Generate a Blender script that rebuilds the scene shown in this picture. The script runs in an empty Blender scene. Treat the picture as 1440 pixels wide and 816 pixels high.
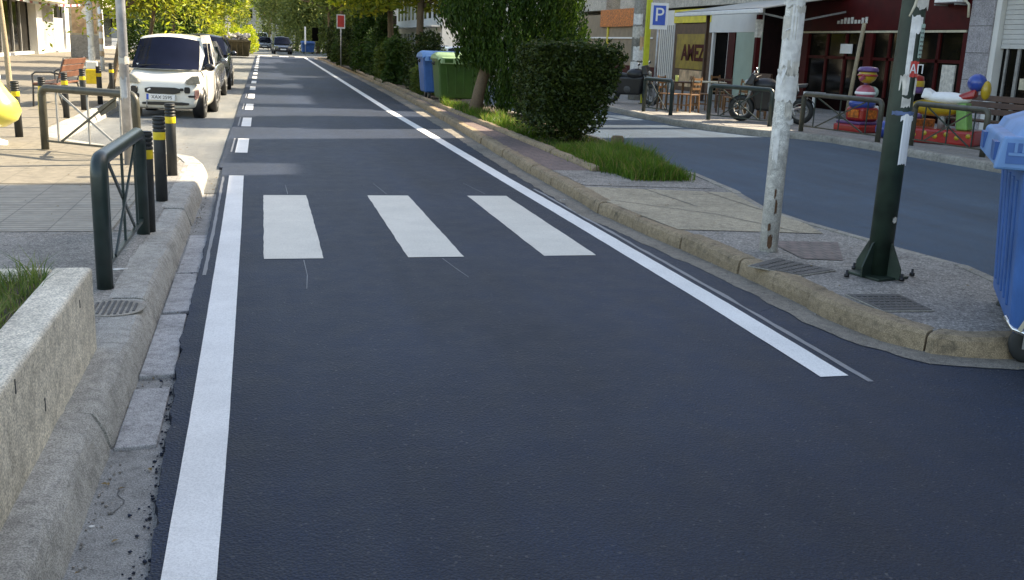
import bpy, bmesh, math, random
from mathutils import Vector, Matrix, Euler, noise
rnd = random.Random(11)
sc = bpy.context.scene
col = sc.collection
R = math.radians
PI = math.pi

# ------------------------------------------------------------------ helpers
class MB:
    """collects vertices and faces of one mesh"""
    def __init__(s): s.v = []; s.f = []; s.sm = []
    def add(s, vs, fs, smooth=False, M=None):
        o = len(s.v)
        for p in vs:
            p = Vector(p)
            s.v.append(tuple(M @ p) if M else tuple(p))
        for f in fs:
            s.f.append(tuple(i + o for i in f)); s.sm.append(smooth)
        return s
    def box(s, x0, x1, y0, y1, z0, z1, M=None):
        vs = [(x0,y0,z0),(x1,y0,z0),(x1,y1,z0),(x0,y1,z0),(x0,y0,z1),(x1,y0,z1),(x1,y1,z1),(x0,y1,z1)]
        return s.add(vs, [(0,3,2,1),(4,5,6,7),(0,1,5,4),(1,2,6,5),(2,3,7,6),(3,0,4,7)], False, M)
    def hexa(s, b, t, M=None):
        """eight corners: four bottom, four top, counter-clockwise from above"""
        return s.add(list(b)+list(t), [(0,3,2,1),(4,5,6,7),(0,1,5,4),(1,2,6,5),(2,3,7,6),(3,0,4,7)], False, M)
    def lathe(s, prof, n=24, M=None, smooth=True, cap=True):
        vs = []; fs = []
        for r, z in prof:
            for k in range(n):
                a = 2*PI*k/n; vs.append((r*math.cos(a), r*math.sin(a), z))
        for i in range(len(prof)-1):
            for k in range(n):
                k2 = (k+1) % n
                fs.append((i*n+k, i*n+k2, (i+1)*n+k2, (i+1)*n+k))
        if cap:
            fs.append(tuple(range(n-1, -1, -1))); fs.append(tuple((len(prof)-1)*n+k for k in range(n)))
        return s.add(vs, fs, smooth, M)
    def tube(s, pts, r, n=10, cap=True, smooth=True):
        pts = [Vector(p) for p in pts]
        rs = r if isinstance(r, (list, tuple)) else [r]*len(pts)
        vs = []; fs = []; up = None
        for i, p in enumerate(pts):
            t = (pts[min(i+1, len(pts)-1)] - pts[max(i-1, 0)]).normalized()
            if up is None:
                a = Vector((0,0,1)) if abs(t.z) < .9 else Vector((1,0,0))
                up = (a - t*a.dot(t)).normalized()
            else:
                up = (up - t*up.dot(t)).normalized()
            b = t.cross(up)
            for k in range(n):
                a = 2*PI*k/n
                vs.append(tuple(p + (up*math.cos(a) + b*math.sin(a))*rs[i]))
        for i in range(len(pts)-1):
            for k in range(n):
                k2 = (k+1) % n
                fs.append((i*n+k, i*n+k2, (i+1)*n+k2, (i+1)*n+k))
        if cap:
            fs.append(tuple(range(n-1,-1,-1))); fs.append(tuple((len(pts)-1)*n+k for k in range(n)))
        return s.add(vs, fs, smooth)
    def bar(s, p, q, w, h):
        p = Vector(p); q = Vector(q); d = q-p; L = d.length; d.normalize()
        a = Vector((0,0,1)) if abs(d.z) < .95 else Vector((1,0,0))
        x = d.cross(a).normalized(); z = x.cross(d)
        M = Matrix(((x.x,d.x,z.x,p.x),(x.y,d.y,z.y,p.y),(x.z,d.z,z.z,p.z),(0,0,0,1)))
        return s.box(-w/2, w/2, 0, L, -h/2, h/2, M)
    def prism(s, poly, z0, z1, M=None):
        n = len(poly)
        vs = [(p[0],p[1],z0) for p in poly] + [(p[0],p[1],z1) for p in poly]
        fs = [tuple(range(n-1,-1,-1)), tuple(range(n,2*n))] + [(i,(i+1)%n,n+(i+1)%n,n+i) for i in range(n)]
        return s.add(vs, fs, False, M)
    def sheet(s, poly, z):
        return s.add([(p[0],p[1],z) for p in poly], [tuple(range(len(poly)))])
    def ball(s, c, r, n=16, m=10, M=None, jit=0):
        rx, ry, rz = r if isinstance(r, (tuple, list)) else (r, r, r)
        vs = [(c[0],c[1],c[2]-rz)]; fs = []
        for j in range(1, m):
            ph = -PI/2 + PI*j/m
            for k in range(n):
                a = 2*PI*k/n
                q = 1 + (rnd.uniform(-jit, jit) if jit else 0)
                vs.append((c[0]+rx*q*math.cos(ph)*math.cos(a), c[1]+ry*q*math.cos(ph)*math.sin(a), c[2]+rz*q*math.sin(ph)))
        vs.append((c[0],c[1],c[2]+rz)); top = len(vs)-1
        for k in range(n):
            k2 = (k+1) % n
            fs.append((0, 1+k2, 1+k)); fs.append((top, 1+(m-2)*n+k, 1+(m-2)*n+k2))
            for j in range(m-2):
                a = 1+j*n; b = a+n
                fs.append((a+k, a+k2, b+k2, b+k))
        return s.add(vs, fs, True, M)
    def build(s, name, m=None, parent=None, loc=None, bevel=0, sub=0, seg=2):
        me = bpy.data.meshes.new(name)
        me.from_pydata(s.v, [], s.f)
        me.polygons.foreach_set('use_smooth', s.sm)
        if m: me.materials.append(m)
        me.update()
        o = bpy.data.objects.new(name, me); col.objects.link(o)
        if parent: o.parent = parent
        if loc: o.location = loc
        if bevel:
            b = o.modifiers.new('b', 'BEVEL'); b.width = bevel; b.segments = seg; b.limit_method = 'ANGLE'
        if sub:
            b = o.modifiers.new('s', 'SUBSURF'); b.levels = sub; b.render_levels = sub
        return o

def tag(o, label=None, cat=None, group=None, kind=None):
    if label: o['label'] = label
    if cat: o['category'] = cat
    if group: o['group'] = group
    if kind: o['kind'] = kind
    return o
def empty(name, loc, rz=0, label=None, cat=None, group=None):
    o = bpy.data.objects.new(name, None); col.objects.link(o)
    o.location = loc; o.rotation_euler = (0, 0, rz); o.empty_display_size = .1
    return tag(o, label, cat, group)
def copy_tree(o, parent=None):
    c = o.copy(); col.objects.link(c)
    if parent: c.parent = parent
    for ch in [k for k in col.objects if k.parent == o]: copy_tree(ch, c)
    return c
def text(name, body, size, m, parent, loc, rot, depth=.003, align='CENTER', sx=1, bold=0):
    cu = bpy.data.curves.new(name, 'FONT'); cu.body = body; cu.size = size; cu.extrude = depth
    cu.offset = bold; cu.align_x = align; cu.align_y = 'CENTER'
    t = bpy.data.objects.new(name+'_curve', cu); col.objects.link(t)
    dg = bpy.context.evaluated_depsgraph_get()
    me = bpy.data.meshes.new_from_object(t.evaluated_get(dg))
    bpy.data.objects.remove(t); bpy.data.curves.remove(cu)
    me.materials.clear(); me.materials.append(m)
    o = bpy.data.objects.new(name, me); col.objects.link(o)
    o.parent = parent; o.location = loc; o.rotation_euler = rot; o.scale = (sx, 1, 1)
    return o

def wrap(mb, cx, r, z0, z1, a0, a1, k=14, rag=.02, seed=0):
    g = random.Random(seed); vs = []
    for i in range(k+1):
        b = a0+(a1-a0)*i/k; q = r*(1+g.uniform(0,.06))
        vs += [(cx+q*math.cos(b), q*math.sin(b), z0+g.uniform(-rag,rag)), (cx+q*1.01*math.cos(b), q*1.01*math.sin(b), z1+g.uniform(-rag,rag))]
    mb.add(vs, [(2*i,2*i+2,2*i+3,2*i+1) for i in range(k)])

# ------------------------------------------------------------------ materials
def nt(name):
    m = bpy.data.materials.new(name); m.use_nodes = True
    n = m.node_tree; return m, n, n.nodes['Principled BSDF']
def lk(n, a, b): n.links.new(a, b)
def ramp(n, fac, stops):
    r = n.nodes.new('ShaderNodeValToRGB'); e = r.color_ramp.elements
    while len(e) < len(stops): e.new(.5)
    for i, (p, c) in enumerate(stops):
        e[i].position = p; e[i].color = (c[0],c[1],c[2],1) if isinstance(c, (tuple,list)) else (c,c,c,1)
    lk(n, fac, r.inputs[0]); return r
def coord(n, obj=True):
    return n.nodes.new('ShaderNodeTexCoord').outputs['Object' if obj else 'Generated']
def noi(n, v, scale, detail=4, rough=.55, sv=None):
    t = n.nodes.new('ShaderNodeTexNoise'); t.inputs['Scale'].default_value = scale
    t.inputs['Detail'].default_value = detail; t.inputs['Roughness'].default_value = rough
    if sv:
        mp = n.nodes.new('ShaderNodeMapping'); mp.inputs['Scale'].default_value = sv; lk(n, v, mp.inputs[0]); v = mp.outputs[0]
    lk(n, v, t.inputs['Vector']); return t.outputs['Fac']
def vor(n, v, scale, feat='F1', out='Distance'):
    t = n.nodes.new('ShaderNodeTexVoronoi'); t.inputs['Scale'].default_value = scale; t.feature = feat
    lk(n, v, t.inputs['Vector']); return t.outputs[out]
def mix(n, fac, a, b, mode='MIX'):
    t = n.nodes.new('ShaderNodeMix'); t.data_type = 'RGBA'; t.blend_type = mode
    if isinstance(fac, (int,float)): t.inputs[0].default_value = fac
    else: lk(n, fac, t.inputs[0])
    for i, c in ((6,a),(7,b)):
        if isinstance(c, (tuple,list)): t.inputs[i].default_value = (c[0],c[1],c[2],1)
        else: lk(n, c, t.inputs[i])
    return t.outputs[2]
def bump(n, p, h, s=.3, d=.01, prev=None):
    b = n.nodes.new('ShaderNodeBump'); b.inputs['Strength'].default_value = s; b.inputs['Distance'].default_value = d
    lk(n, h, b.inputs['Height'])
    if prev: lk(n, prev, b.inputs['Normal'])
    lk(n, b.outputs[0], p.inputs['Normal']); return b.outputs[0]
def plain(name, c, rough=.6, metal=0, var=.18, scale=6, spec=None, coat=0, bs=0, bscale=80):
    m, n, p = nt(name); v = coord(n)
    f = noi(n, v, scale, 5)
    c0 = tuple(x*(1-var) for x in c); c1 = tuple(min(1, x*(1+var)) for x in c)
    r = ramp(n, f, [(.3, c0), (.7, c1)])
    lk(n, r.outputs[0], p.inputs['Base Color'])
    p.inputs['Roughness'].default_value = rough; p.inputs['Metallic'].default_value = metal
    if spec is not None: p.inputs['Specular IOR Level'].default_value = spec
    if coat: p.inputs['Coat Weight'].default_value = coat; p.inputs['Coat Roughness'].default_value = .05
    if bs: bump(n, p, noi(n, v, bscale, 3), bs, .004)
    return m
def asphalt(name, base, spec, blue=1.1, patch=.25, rough=.78, agg=230, dirt=None, sheen=.16):
    m, n, p = nt(name); v = coord(n)
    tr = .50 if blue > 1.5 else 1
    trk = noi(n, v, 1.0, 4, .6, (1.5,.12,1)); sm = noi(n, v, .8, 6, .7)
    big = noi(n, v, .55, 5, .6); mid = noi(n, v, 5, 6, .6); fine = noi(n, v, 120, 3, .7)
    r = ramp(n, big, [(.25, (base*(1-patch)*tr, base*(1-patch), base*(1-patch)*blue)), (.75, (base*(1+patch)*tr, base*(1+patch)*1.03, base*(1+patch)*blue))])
    r2 = ramp(n, mid, [(.3, .78), (.7, 1.2)])
    c = mix(n, 1, r.outputs[0], r2.outputs[0], 'MULTIPLY')
    r3 = ramp(n, fine, [(.36, .25), (.64, 1.85)])
    c = mix(n, 1, c, r3.outputs[0], 'MULTIPLY')
    c = mix(n, 1, c, ramp(n, trk, [(.3, .72), (.7, 1.35)]).outputs[0], 'MULTIPLY')
    dust = ramp(n, sm, [(.56, 0), (.78, .30)])
    c = mix(n, dust.outputs[0], c, (base*2.6*tr+.01, base*2.6+.01, base*2.6*blue*.85+.01))
    cell = vor(n, v, agg, 'F1', 'Color'); sp = ramp(n, cell, [(.86, 0), (.98, 1)])
    c = mix(n, sp.outputs[0], c, (spec, spec, spec*1.03))
    st_ = ramp(n, noi(n, v, 1.1, 3, .5), [(.66, 0), (.74, .5)]); c = mix(n, st_.outputs[0], c, (base*.5*tr, base*.5, base*.5*blue))
    if dirt:
        d = noi(n, v, .9, 7, .65, (1.2,.25,1)); dr = ramp(n, d, [(.48, 0), (.72, .75)])
        c = mix(n, dr.outputs[0], c, dirt)
    lk(n, c, p.inputs['Base Color'])
    p.inputs['Specular IOR Level'].default_value = .36; p.inputs['Sheen Weight'].default_value = sheen; p.inputs['Sheen Roughness'].default_value = .45; p.inputs['Sheen Tint'].default_value = (.75,.88,1,1)
    rr = ramp(n, mid, [(.2, rough-.09), (.8, rough+.08)]); lk(n, rr.outputs[0], p.inputs['Roughness'])
    b = bump(n, p, vor(n, v, agg*.8), .8, .005)
    bump(n, p, noi(n, v, 14, 4), .22, .012, b)
    return m
def concrete(name, base, rough=.85, stain=.6, scale=1.0, speck=None, dark=(.05,.045,.04), streak=None):
    m, n, p = nt(name); v = coord(n)
    a = noi(n, v, 1.7*scale, 7, .62); bq = noi(n, v, 19*scale, 6, .65); g = noi(n, v, 170*scale, 2)
    r = ramp(n, a, [(.28, tuple(x*.68 for x in base)), (.5, base), (.75, tuple(min(1, x*1.22) for x in base))])
    r2 = ramp(n, bq, [(.30, .68), (.5, 1), (.70, 1.2)])
    c = mix(n, 1, r.outputs[0], r2.outputs[0], 'MULTIPLY')
    r3 = ramp(n, g, [(.38, .66), (.62, 1.32)]); c = mix(n, 1, c, r3.outputs[0], 'MULTIPLY')
    pt = ramp(n, noi(n, v, 48*scale, 5, .75), [(.62, 0), (.72, .42)]); c = mix(n, pt.outputs[0], c, tuple(x*.28 for x in base))
    sc_ = ramp(n, noi(n, v, 11*scale, 8, .8, (1,.35,1)), [(.60, 0), (.68, .42)]); c = mix(n, sc_.outputs[0], c, tuple(x*.42 for x in base))
    if stain:
        s_ = noi(n, v, 4.3*scale, 8, .72, streak); sr = ramp(n, s_, [(.57, 0), (.7, stain)])
        c = mix(n, sr.outputs[0], c, dark)
    if speck:
        cell = vor(n, v, speck[0], 'F1', 'Color'); sp = ramp(n, cell, [(.1, .45), (.55, .95), (.95, 1.5)])
        c = mix(n, .85, c, sp.outputs[0], 'MULTIPLY')
    lk(n, c, p.inputs['Base Color']); p.inputs['Roughness'].default_value = rough
    b = bump(n, p, bq, .6, .014)
    bump(n, p, (vor(n, v, speck[0]) if speck else g), .5, .004, b)
    return m
def paint_road(name, c, wear=.5):
    m, n, p = nt(name); v = coord(n)
    a = noi(n, v, 2.2, 6, .6); g = noi(n, v, 60, 5, .75); h = noi(n, v, 9, 7, .7)
    r = ramp(n, a, [(.3, tuple(x*.86 for x in c)), (.7, c)])
    w = ramp(n, g, [(.60, 0), (.74, wear)])
    cc = mix(n, w.outputs[0], r.outputs[0], (.2,.2,.2))
    gr = ramp(n, noi(n, v, 140, 3, .7), [(.36, .80), (.6, 1.04)]); cc = mix(n, 1, cc, gr.outputs[0], 'MULTIPLY')
    w2 = ramp(n, h, [(.55, 0), (.75, wear*.55)])
    cc = mix(n, w2.outputs[0], cc, (.33,.32,.30))
    lk(n, cc, p.inputs['Base Color']); p.inputs['Roughness'].default_value = .62
    bump(n, p, noi(n, v, 160, 3), .4, .003)
    return m
def leaf(name, c0, c1, trans=.35, rough=.5, gl=.3, dry=None):
    m, n, p = nt(name)
    gi = n.nodes.new('ShaderNodeNewGeometry')
    r = ramp(n, gi.outputs['Random Per Island'], [(0, c0), (1, c1)] if not dry else [(0, c0), (.86, c1), (.90, dry), (1, dry)])
    lk(n, r.outputs[0], p.inputs['Base Color']); p.inputs['Roughness'].default_value = rough
    p.inputs['Specular IOR Level'].default_value = gl
    t = n.nodes.new('ShaderNodeBsdfTranslucent')
    hs = n.nodes.new('ShaderNodeHueSaturation'); hs.inputs['Value'].default_value = 1.7; hs.inputs['Hue'].default_value = .485
    lk(n, r.outputs[0], hs.inputs['Color']); lk(n, hs.outputs[0], t.inputs['Color'])
    ms = n.nodes.new('ShaderNodeMixShader'); ms.inputs[0].default_value = trans
    lk(n, p.outputs[0], ms.inputs[1]); lk(n, t.outputs[0], ms.inputs[2])
    lk(n, ms.outputs[0], n.nodes['Material Output'].inputs[0])
    return m
def glass(name, c=(.02,.025,.035), rough=.04):
    m, n, p = nt(name); v = coord(n)
    r = ramp(n, noi(n, v, 1.2, 3), [(.3, tuple(x*.6 for x in c)), (.7, tuple(x*1.5 for x in c))])
    lk(n, r.outputs[0], p.inputs['Base Color'])
    p.inputs['Roughness'].default_value = rough; p.inputs['Specular IOR Level'].default_value = .16 if 'car' in name else .10
    return m

M = {}
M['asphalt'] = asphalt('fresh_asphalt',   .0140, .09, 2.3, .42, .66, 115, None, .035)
M['asphalt2'] = asphalt('side_asphalt',   .046, .13, 1.7, .25, .74, 120, None, .07)
M['old_asphalt'] = asphalt('old_asphalt', .115, .30, .97, .25, .86, 140, (.25,.23,.19))
M['gutter'] = concrete('gutter_concrete', (.25,.25,.24), stain=.75, dark=(.07,.07,.07))
M['gutter_dk'] = concrete('dusty_gutter', (.20,.18,.15), stain=.6, dark=(.05,.05,.05))
M['slab'] = concrete('gutter_slab', (.36,.36,.36), stain=.35, scale=1.3)
M['kerbL'] = concrete('left_kerb_concrete', (.35,.34,.31), stain=.4, dark=(.12,.11,.10))
M['kerbM'] = concrete('median_kerb_stone', (.27,.205,.13), stain=.95, scale=1.2, dark=(.055,.048,.035))
M['kerbR'] = concrete('far_kerb', (.30,.28,.24), stain=.6)
M['planter'] = concrete('planter_concrete', (.64,.585,.48), stain=.18, scale=.8, dark=(.17,.155,.13), streak=(1,1,.35))
M['aggregate'] = concrete('exposed_aggregate', (.27,.25,.225), stain=.3, speck=(75,))
M['aggr_left'] = concrete('fine_aggregate', (.26,.245,.22), stain=.25, speck=(110,))
M['tan_slab'] = concrete('tan_concrete', (.36,.31,.225), stain=.4, scale=.9, dark=(.15,.13,.09))
M['footway'] = concrete('far_footway', (.215,.195,.15), stain=.35, scale=.8, dark=(.2,.18,.15))
M['rfoot'] = concrete('shop_footway', (.25,.235,.215), stain=.5, scale=.8)
M['soil'] = concrete('soil', (.075,.055,.035), stain=.5, scale=3)
M['white_paint'] = paint_road('white_road_paint', (.86,.86,.84), .2)
M['stripe_paint'] = paint_road('cream_stripe_paint', (.74,.71,.63), .45)
M['ghost_paint'] = paint_road('worn_road_paint', (.26,.265,.275), .9)
M['green_metal'] = plain('dark_green_metal', (.022,.037,.034), .34, .0, .25, 8, bs=.1)
M['pole_green'] = plain('weathered_green_pole', (.017,.033,.022), .5, 0, .5, 6, bs=.15)
M['blue_tape'] = plain('blue_grey_tape', (.10,.15,.28), .7, 0, .3, 20)
M['olive_metal'] = plain('olive_metal', (.065,.062,.045), .42, 0, .3, 9, bs=.1)
M['grey_metal'] = plain('dull_steel', (.30,.30,.29), .5, .4, .25, 12)
M['black_rubber'] = plain('black_rubber', (.018,.02,.02), .55, 0, .3, 10)
M['yellow_band'] = plain('yellow_band', (.72,.52,.02), .45, 0, .15, 14)
M['galv'] = plain('galvanised', (.42,.43,.45), .42, .55, .3, 7, bs=.1)
M['paper'] = plain('torn_paper', (.70,.69,.66), .8, 0, .22, 16, bs=.2)
M['paper2'] = plain('aged_paper', (.55,.52,.46), .8, 0, .3, 12, bs=.3)
M['chrome'] = plain('chrome', (.7,.7,.7), .18, 1, .1)
M['black'] = plain('black_plastic', (.012,.012,.013), .4, 0, .3)
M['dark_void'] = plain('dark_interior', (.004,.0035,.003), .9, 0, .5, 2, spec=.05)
M['bin_blue'] = plain('blue_bin_plastic', (.03,.115,.33), .45, 0, .28, 3, bs=.12, bscale=140)
M['bin_blue_lid'] = plain('pale_blue_bin_plastic', (.11,.25,.50), .5, 0, .22, 3, bs=.12, bscale=140)
M['bin_green'] = plain('green_bin_plastic', (.026,.085,.014), .45, 0, .2, 3, bs=.12)
M['bin_green_lid'] = plain('faded_green_lid', (.28,.42,.22), .5, 0, .2, 4)
M['tan_bar'] = plain('tan_bar', (.50,.45,.33), .5, 0, .2, 9)
M['car_white'] = plain('cream_car_paint', (.80,.78,.70), .28, 0, .06, 3, coat=.7)
M['car_pure'] = plain('white_car_paint', (.80,.81,.82), .28, 0, .05, 3, coat=.7)
M['car_grey'] = plain('grey_car_paint', (.19,.20,.22), .25, .4, .15, 3, coat=.8)
M['car_dark'] = plain('dark_car_paint', (.03,.035,.045), .25, .3, .15, 3, coat=.8)
M['glass'] = glass('car_glass', (.005,.007,.018))
M['shopglass'] = glass('shop_glass', (.007,.006,.005), .06)
M['mustard'] = plain('mustard_poster', (.24,.165,.012), .5, 0, .3, 3)
M['lamp'] = plain('lamp_lens', (.26,.26,.23), .12, .2, .25, 20, coat=.6)
M['broken'] = plain('broken_bumper_filler', (.30,.16,.14), .8, 0, .6, 22)
M['bark'] = concrete('bark', (.15,.105,.065), stain=.6, scale=3, streak=(1,1,.2))
M['bark_pale'] = concrete('pale_bark', (.36,.29,.19), stain=.4, scale=3, streak=(1,1,.2))
M['wood'] = plain('red_brown_wood', (.17,.07,.04), .5, 0, .3, 5, bs=.15)
M['wood_dark'] = plain('dark_brown_wood', (.075,.035,.018), .55, 0, .35, 5, bs=.15)
M['wood_lt'] = plain('honey_wood', (.20,.10,.04), .5, 0, .3, 5)
M['maroon'] = plain('maroon_paint', (.055,.004,.004), .6, 0, .3, 3, spec=.15)
M['maroon_dk'] = plain('dark_maroon', (.010,.002,.002), .9, 0, .4, 3, spec=.05)
M['beige_wall'] = plain('beige_wall', (.28,.22,.15), .85, 0, .15, 3)
M['grey_tile'] = concrete('grey_stone_cladding', (.36,.34,.35), stain=.1, speck=(120,))
M['render_wall'] = concrete('building_render', (.45,.42,.36), stain=.2, scale=.3)
M['grey_wall'] = concrete('grey_wall', (.33,.32,.29), stain=.2, scale=.5)
M['white_wall'] = plain('white_wall', (.66,.65,.61), .8, 0, .06, 2)
M['yellow_sign'] = plain('yellow_sign', (.60,.50,.03), .45, 0, .2, 3)
M['lime'] = plain('lime_post', (.55,.58,.04), .45, 0, .15, 4)
M['orange_sign'] = plain('orange_sign', (.50,.13,.012), .5, 0, .7, 14)
M['mint'] = plain('mint_panel', (.30,.40,.34), .5, 0, .08, 2)
M['awning'] = plain('awning_fabric', (.50,.48,.44), .8, 0, .12, 5)
M['sign_blue'] = plain('sign_blue', (.015,.09,.50), .4, 0, .08)
M['white'] = plain('white_enamel', (.80,.80,.79), .4, 0, .06)
M['shutter'] = plain('pale_shutter', (.50,.50,.48), .5, .1, .1, 3)
M['red'] = plain('red_plastic', (0.341,0.015,0.012), .3, 0, .18, 6, coat=.4)
M['purple'] = plain('purple_plastic', (0.099,0.043,0.161), .35, 0, .15, 6, coat=.3)
M['ride_blue'] = plain('blue_plastic', (0.019,0.062,0.310), .3, 0, .15, 6, coat=.4)
M['ride_yellow'] = plain('yellow_plastic', (0.465,0.310,0.019), .3, 0, .12, 6, coat=.4)
M['ride_lemon'] = plain('lemon_plastic', (.72,.66,.12), .3, 0, .15, 3, coat=.5)
M['pink'] = plain('pink_plastic', (0.434,0.099,0.136), .35, 0, .15, 6, coat=.3)
M['ride_green'] = plain('green_plastic', (.15,.34,.08), .35, 0, .2, 6)
M['iron'] = concrete('cast_iron', (.085,.083,.08), stain=.4, scale=2, rough=.6)
M['pale_pole'] = concrete('pole_white_paint', (.62,.61,.57), rough=.5, stain=.25, scale=1.2, dark=(.2,.15,.1), streak=(1,1,.3))
M['rust'] = concrete('rust_patch', (.12,.06,.03), stain=.5, scale=3)
M['plastic_bag'] = plain('pale_blue_litter', (.35,.55,.65), .4, 0, .2, 30)
M['rubble'] = concrete('rubble', (.42,.40,.37), stain=.3, scale=2)
M['skip'] = plain('brown_skip_paint', (.11,.085,.04), .6, 0, .3, 4)
M['poster'] = plain('printed_poster', (.50,.34,.20), .6, 0, .5, 3)
M['red_poster'] = plain('red_poster', (.55,.05,.04), .6, 0, .1)
M['leaf_yellow'] = leaf('leaf_yellowgreen', (.10,.16,.018), (.30,.30,.03), .45)
M['leaf_lime'] = leaf('leaf_lime', (.16,.26,.02), (.36,.38,.03), .45)
M['leaf_mid'] = leaf('leaf_mid', (.045,.085,.016), (.12,.16,.03), .35)
M['leaf_willow'] = leaf('leaf_willow', (.09,.13,.035), (.20,.23,.06), .35)
M['leaf_dark'] = leaf('leaf_dark', (.014,.038,.007), (.052,.10,.018), .25, .55, .2)
M['leaf_hedge'] = leaf('leaf_hedge', (.008,.022,.004), (.055,.080,.014), .2, .5, .25)
M['leaf_cypress'] = leaf('leaf_cypress', (.008,.028,.004), (.045,.095,.012), .25, .55, .2)
M['grass'] = leaf('grass_blades', (.025,.085,.006), (.11,.20,.02), .35, dry=(.24,.19,.07))
M['grass_dry'] = leaf('planter_grass', (.05,.12,.02), (.17,.21,.05), .3, dry=(.30,.25,.12))
M['leaf_litter'] = leaf('dry_leaf', (.12,.08,.03), (.28,.20,.08), .1)

def brick_mat(name, c1, c2, mortar, bw, bh, off=.5, ms=.01, rough=.8, rot=0):
    m, n, p = nt(name); v = coord(n)
    mp = n.nodes.new('ShaderNodeMapping'); mp.inputs['Rotation'].default_value = (0,0,rot); lk(n, v, mp.inputs[0])
    b = n.nodes.new('ShaderNodeTexBrick'); lk(n, mp.outputs[0], b.inputs['Vector'])
    b.inputs['Scale'].default_value = 1; b.inputs['Brick Width'].default_value = bw; b.inputs['Row Height'].default_value = bh
    b.inputs['Mortar Size'].default_value = ms; b.offset = off
    for k, c in (('Color1',c1),('Color2',c2),('Mortar',mortar)): b.inputs[k].default_value = (*c,1)
    f = ramp(n, noi(n, v, 9, 7, .7), [(.25, .6), (.75, 1.3)])
    lk(n, mix(n, 1, b.outputs['Color'], f.outputs[0], 'MULTIPLY'), p.inputs['Base Color'])
    p.inputs['Roughness'].default_value = rough
    bb = bump(n, p, b.outputs['Fac'], -.6, .006); bump(n, p, noi(n, v, 90, 3), .4, .004, bb)
    return m
M['red_pavers'] = brick_mat('red_pavers', (.20,.14,.125), (.165,.12,.11), (.09,.08,.075), .2, .1, .5, .006)
M['left_pavers'] = brick_mat('left_pavers', (.20,.178,.138), (.185,.165,.128), (.155,.14,.108), .5, .5, 0, .008)
M['brick_red'] = brick_mat('pink_pavers', (.215,.165,.15), (.19,.155,.14), (.12,.11,.10), .1, .1, .5, .008)
def tactile_mat():
    m, n, p = nt('ribbed_pavers'); v = coord(n)
    w = n.nodes.new('ShaderNodeTexWave'); w.wave_type = 'BANDS'; w.bands_direction = 'Y'
    w.inputs['Scale'].default_value = 3.4; w.inputs['Distortion'].default_value = .15; lk(n, v, w.inputs['Vector'])
    b = n.nodes.new('ShaderNodeTexBrick'); lk(n, v, b.inputs['Vector']); b.offset = 0
    b.inputs['Scale'].default_value = 1; b.inputs['Brick Width'].default_value = .4; b.inputs['Row Height'].default_value = .4; b.inputs['Mortar Size'].default_value = .006
    for k, c in (('Color1',(.34,.32,.27)),('Color2',(.31,.29,.245)),('Mortar',(.2,.19,.165))): b.inputs[k].default_value = (*c,1)
    f = ramp(n, noi(n, v, 6, 7, .7), [(.25,.75),(.75,1.2)])
    c = mix(n, 1, b.outputs['Color'], f.outputs[0], 'MULTIPLY')
    g = ramp(n, w.outputs['Fac'], [(.2,.72),(.6,1.05)])
    lk(n, mix(n, 1, c, g.outputs[0], 'MULTIPLY'), p.inputs['Base Color']); p.inputs['Roughness'].default_value = .85
    bump(n, p, w.outputs['Fac'], .6, .008)
    return m
M['tactile'] = tactile_mat()

# ------------------------------------------------------------------ camera, light
F, YAW, PITCH, ROLL, CH = 1402.52, .247871, -.239981, .040291, 1.62
f = Vector((math.sin(YAW)*math.cos(PITCH), math.cos(YAW)*math.cos(PITCH), math.sin(PITCH)))
r = Vector((math.cos(YAW), -math.sin(YAW), 0)); u = r.cross(f)
r2 = r*math.cos(ROLL) + u*math.sin(ROLL); u2 = -r*math.sin(ROLL) + u*math.cos(ROLL)
cam = bpy.data.cameras.new('camera'); co = bpy.data.objects.new('camera', cam); col.objects.link(co)
co.matrix_world = Matrix(((r2.x,u2.x,-f.x,0),(r2.y,u2.y,-f.y,0),(r2.z,u2.z,-f.z,CH),(0,0,0,1)))
cam.sensor_width = 36; cam.lens = F/1440*36; cam.clip_end = 3000; cam.clip_start = .05
sc.camera = co
EL = R(40); SX, SY = 1, .22
S = Vector((SX, SY, 0)).normalized()*math.cos(EL) + Vector((0,0,math.sin(EL)))
sl = bpy.data.lights.new('sun', 'SUN'); sl.energy = 4.6; sl.angle = R(.55); sl.color = (1, .95, .86)
so = bpy.data.objects.new('sun', sl); col.objects.link(so); so.rotation_euler = (-S).to_track_quat('-Z','Y').to_euler(); so.location = (0,0,60)
w = bpy.data.worlds.new('World'); sc.world = w; w.use_nodes = True
sk = w.node_tree.nodes.new('ShaderNodeTexSky'); sk.sky_type = 'NISHITA'; sk.sun_disc = False
sk.sun_elevation = EL; sk.sun_rotation = math.atan2(SX, SY); sk.air_density = 1.0; sk.dust_density = 1.6
bg = w.node_tree.nodes['Background']; bg.inputs[1].default_value = .15
w.node_tree.links.new(sk.outputs[0], bg.inputs[0])
sc.view_settings.view_transform = 'Standard'; sc.view_settings.look = 'None'
sc.view_settings.exposure = 1.6
sc.view_settings.use_white_balance = True; sc.view_settings.white_balance_temperature = 8000; sc.view_settings.white_balance_tint = 10; sc.view_settings.gamma = 1
sc.cycles.max_bounces = 6; sc.cycles.use_denoising = True

# ------------------------------------------------------------------ ground, roads
def structure(o): o['kind'] = 'structure'; return o
structure(MB().sheet([(-400,-60),(400,-60),(400,900),(-400,900)], -.062).build('ground', M['old_asphalt']))

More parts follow.
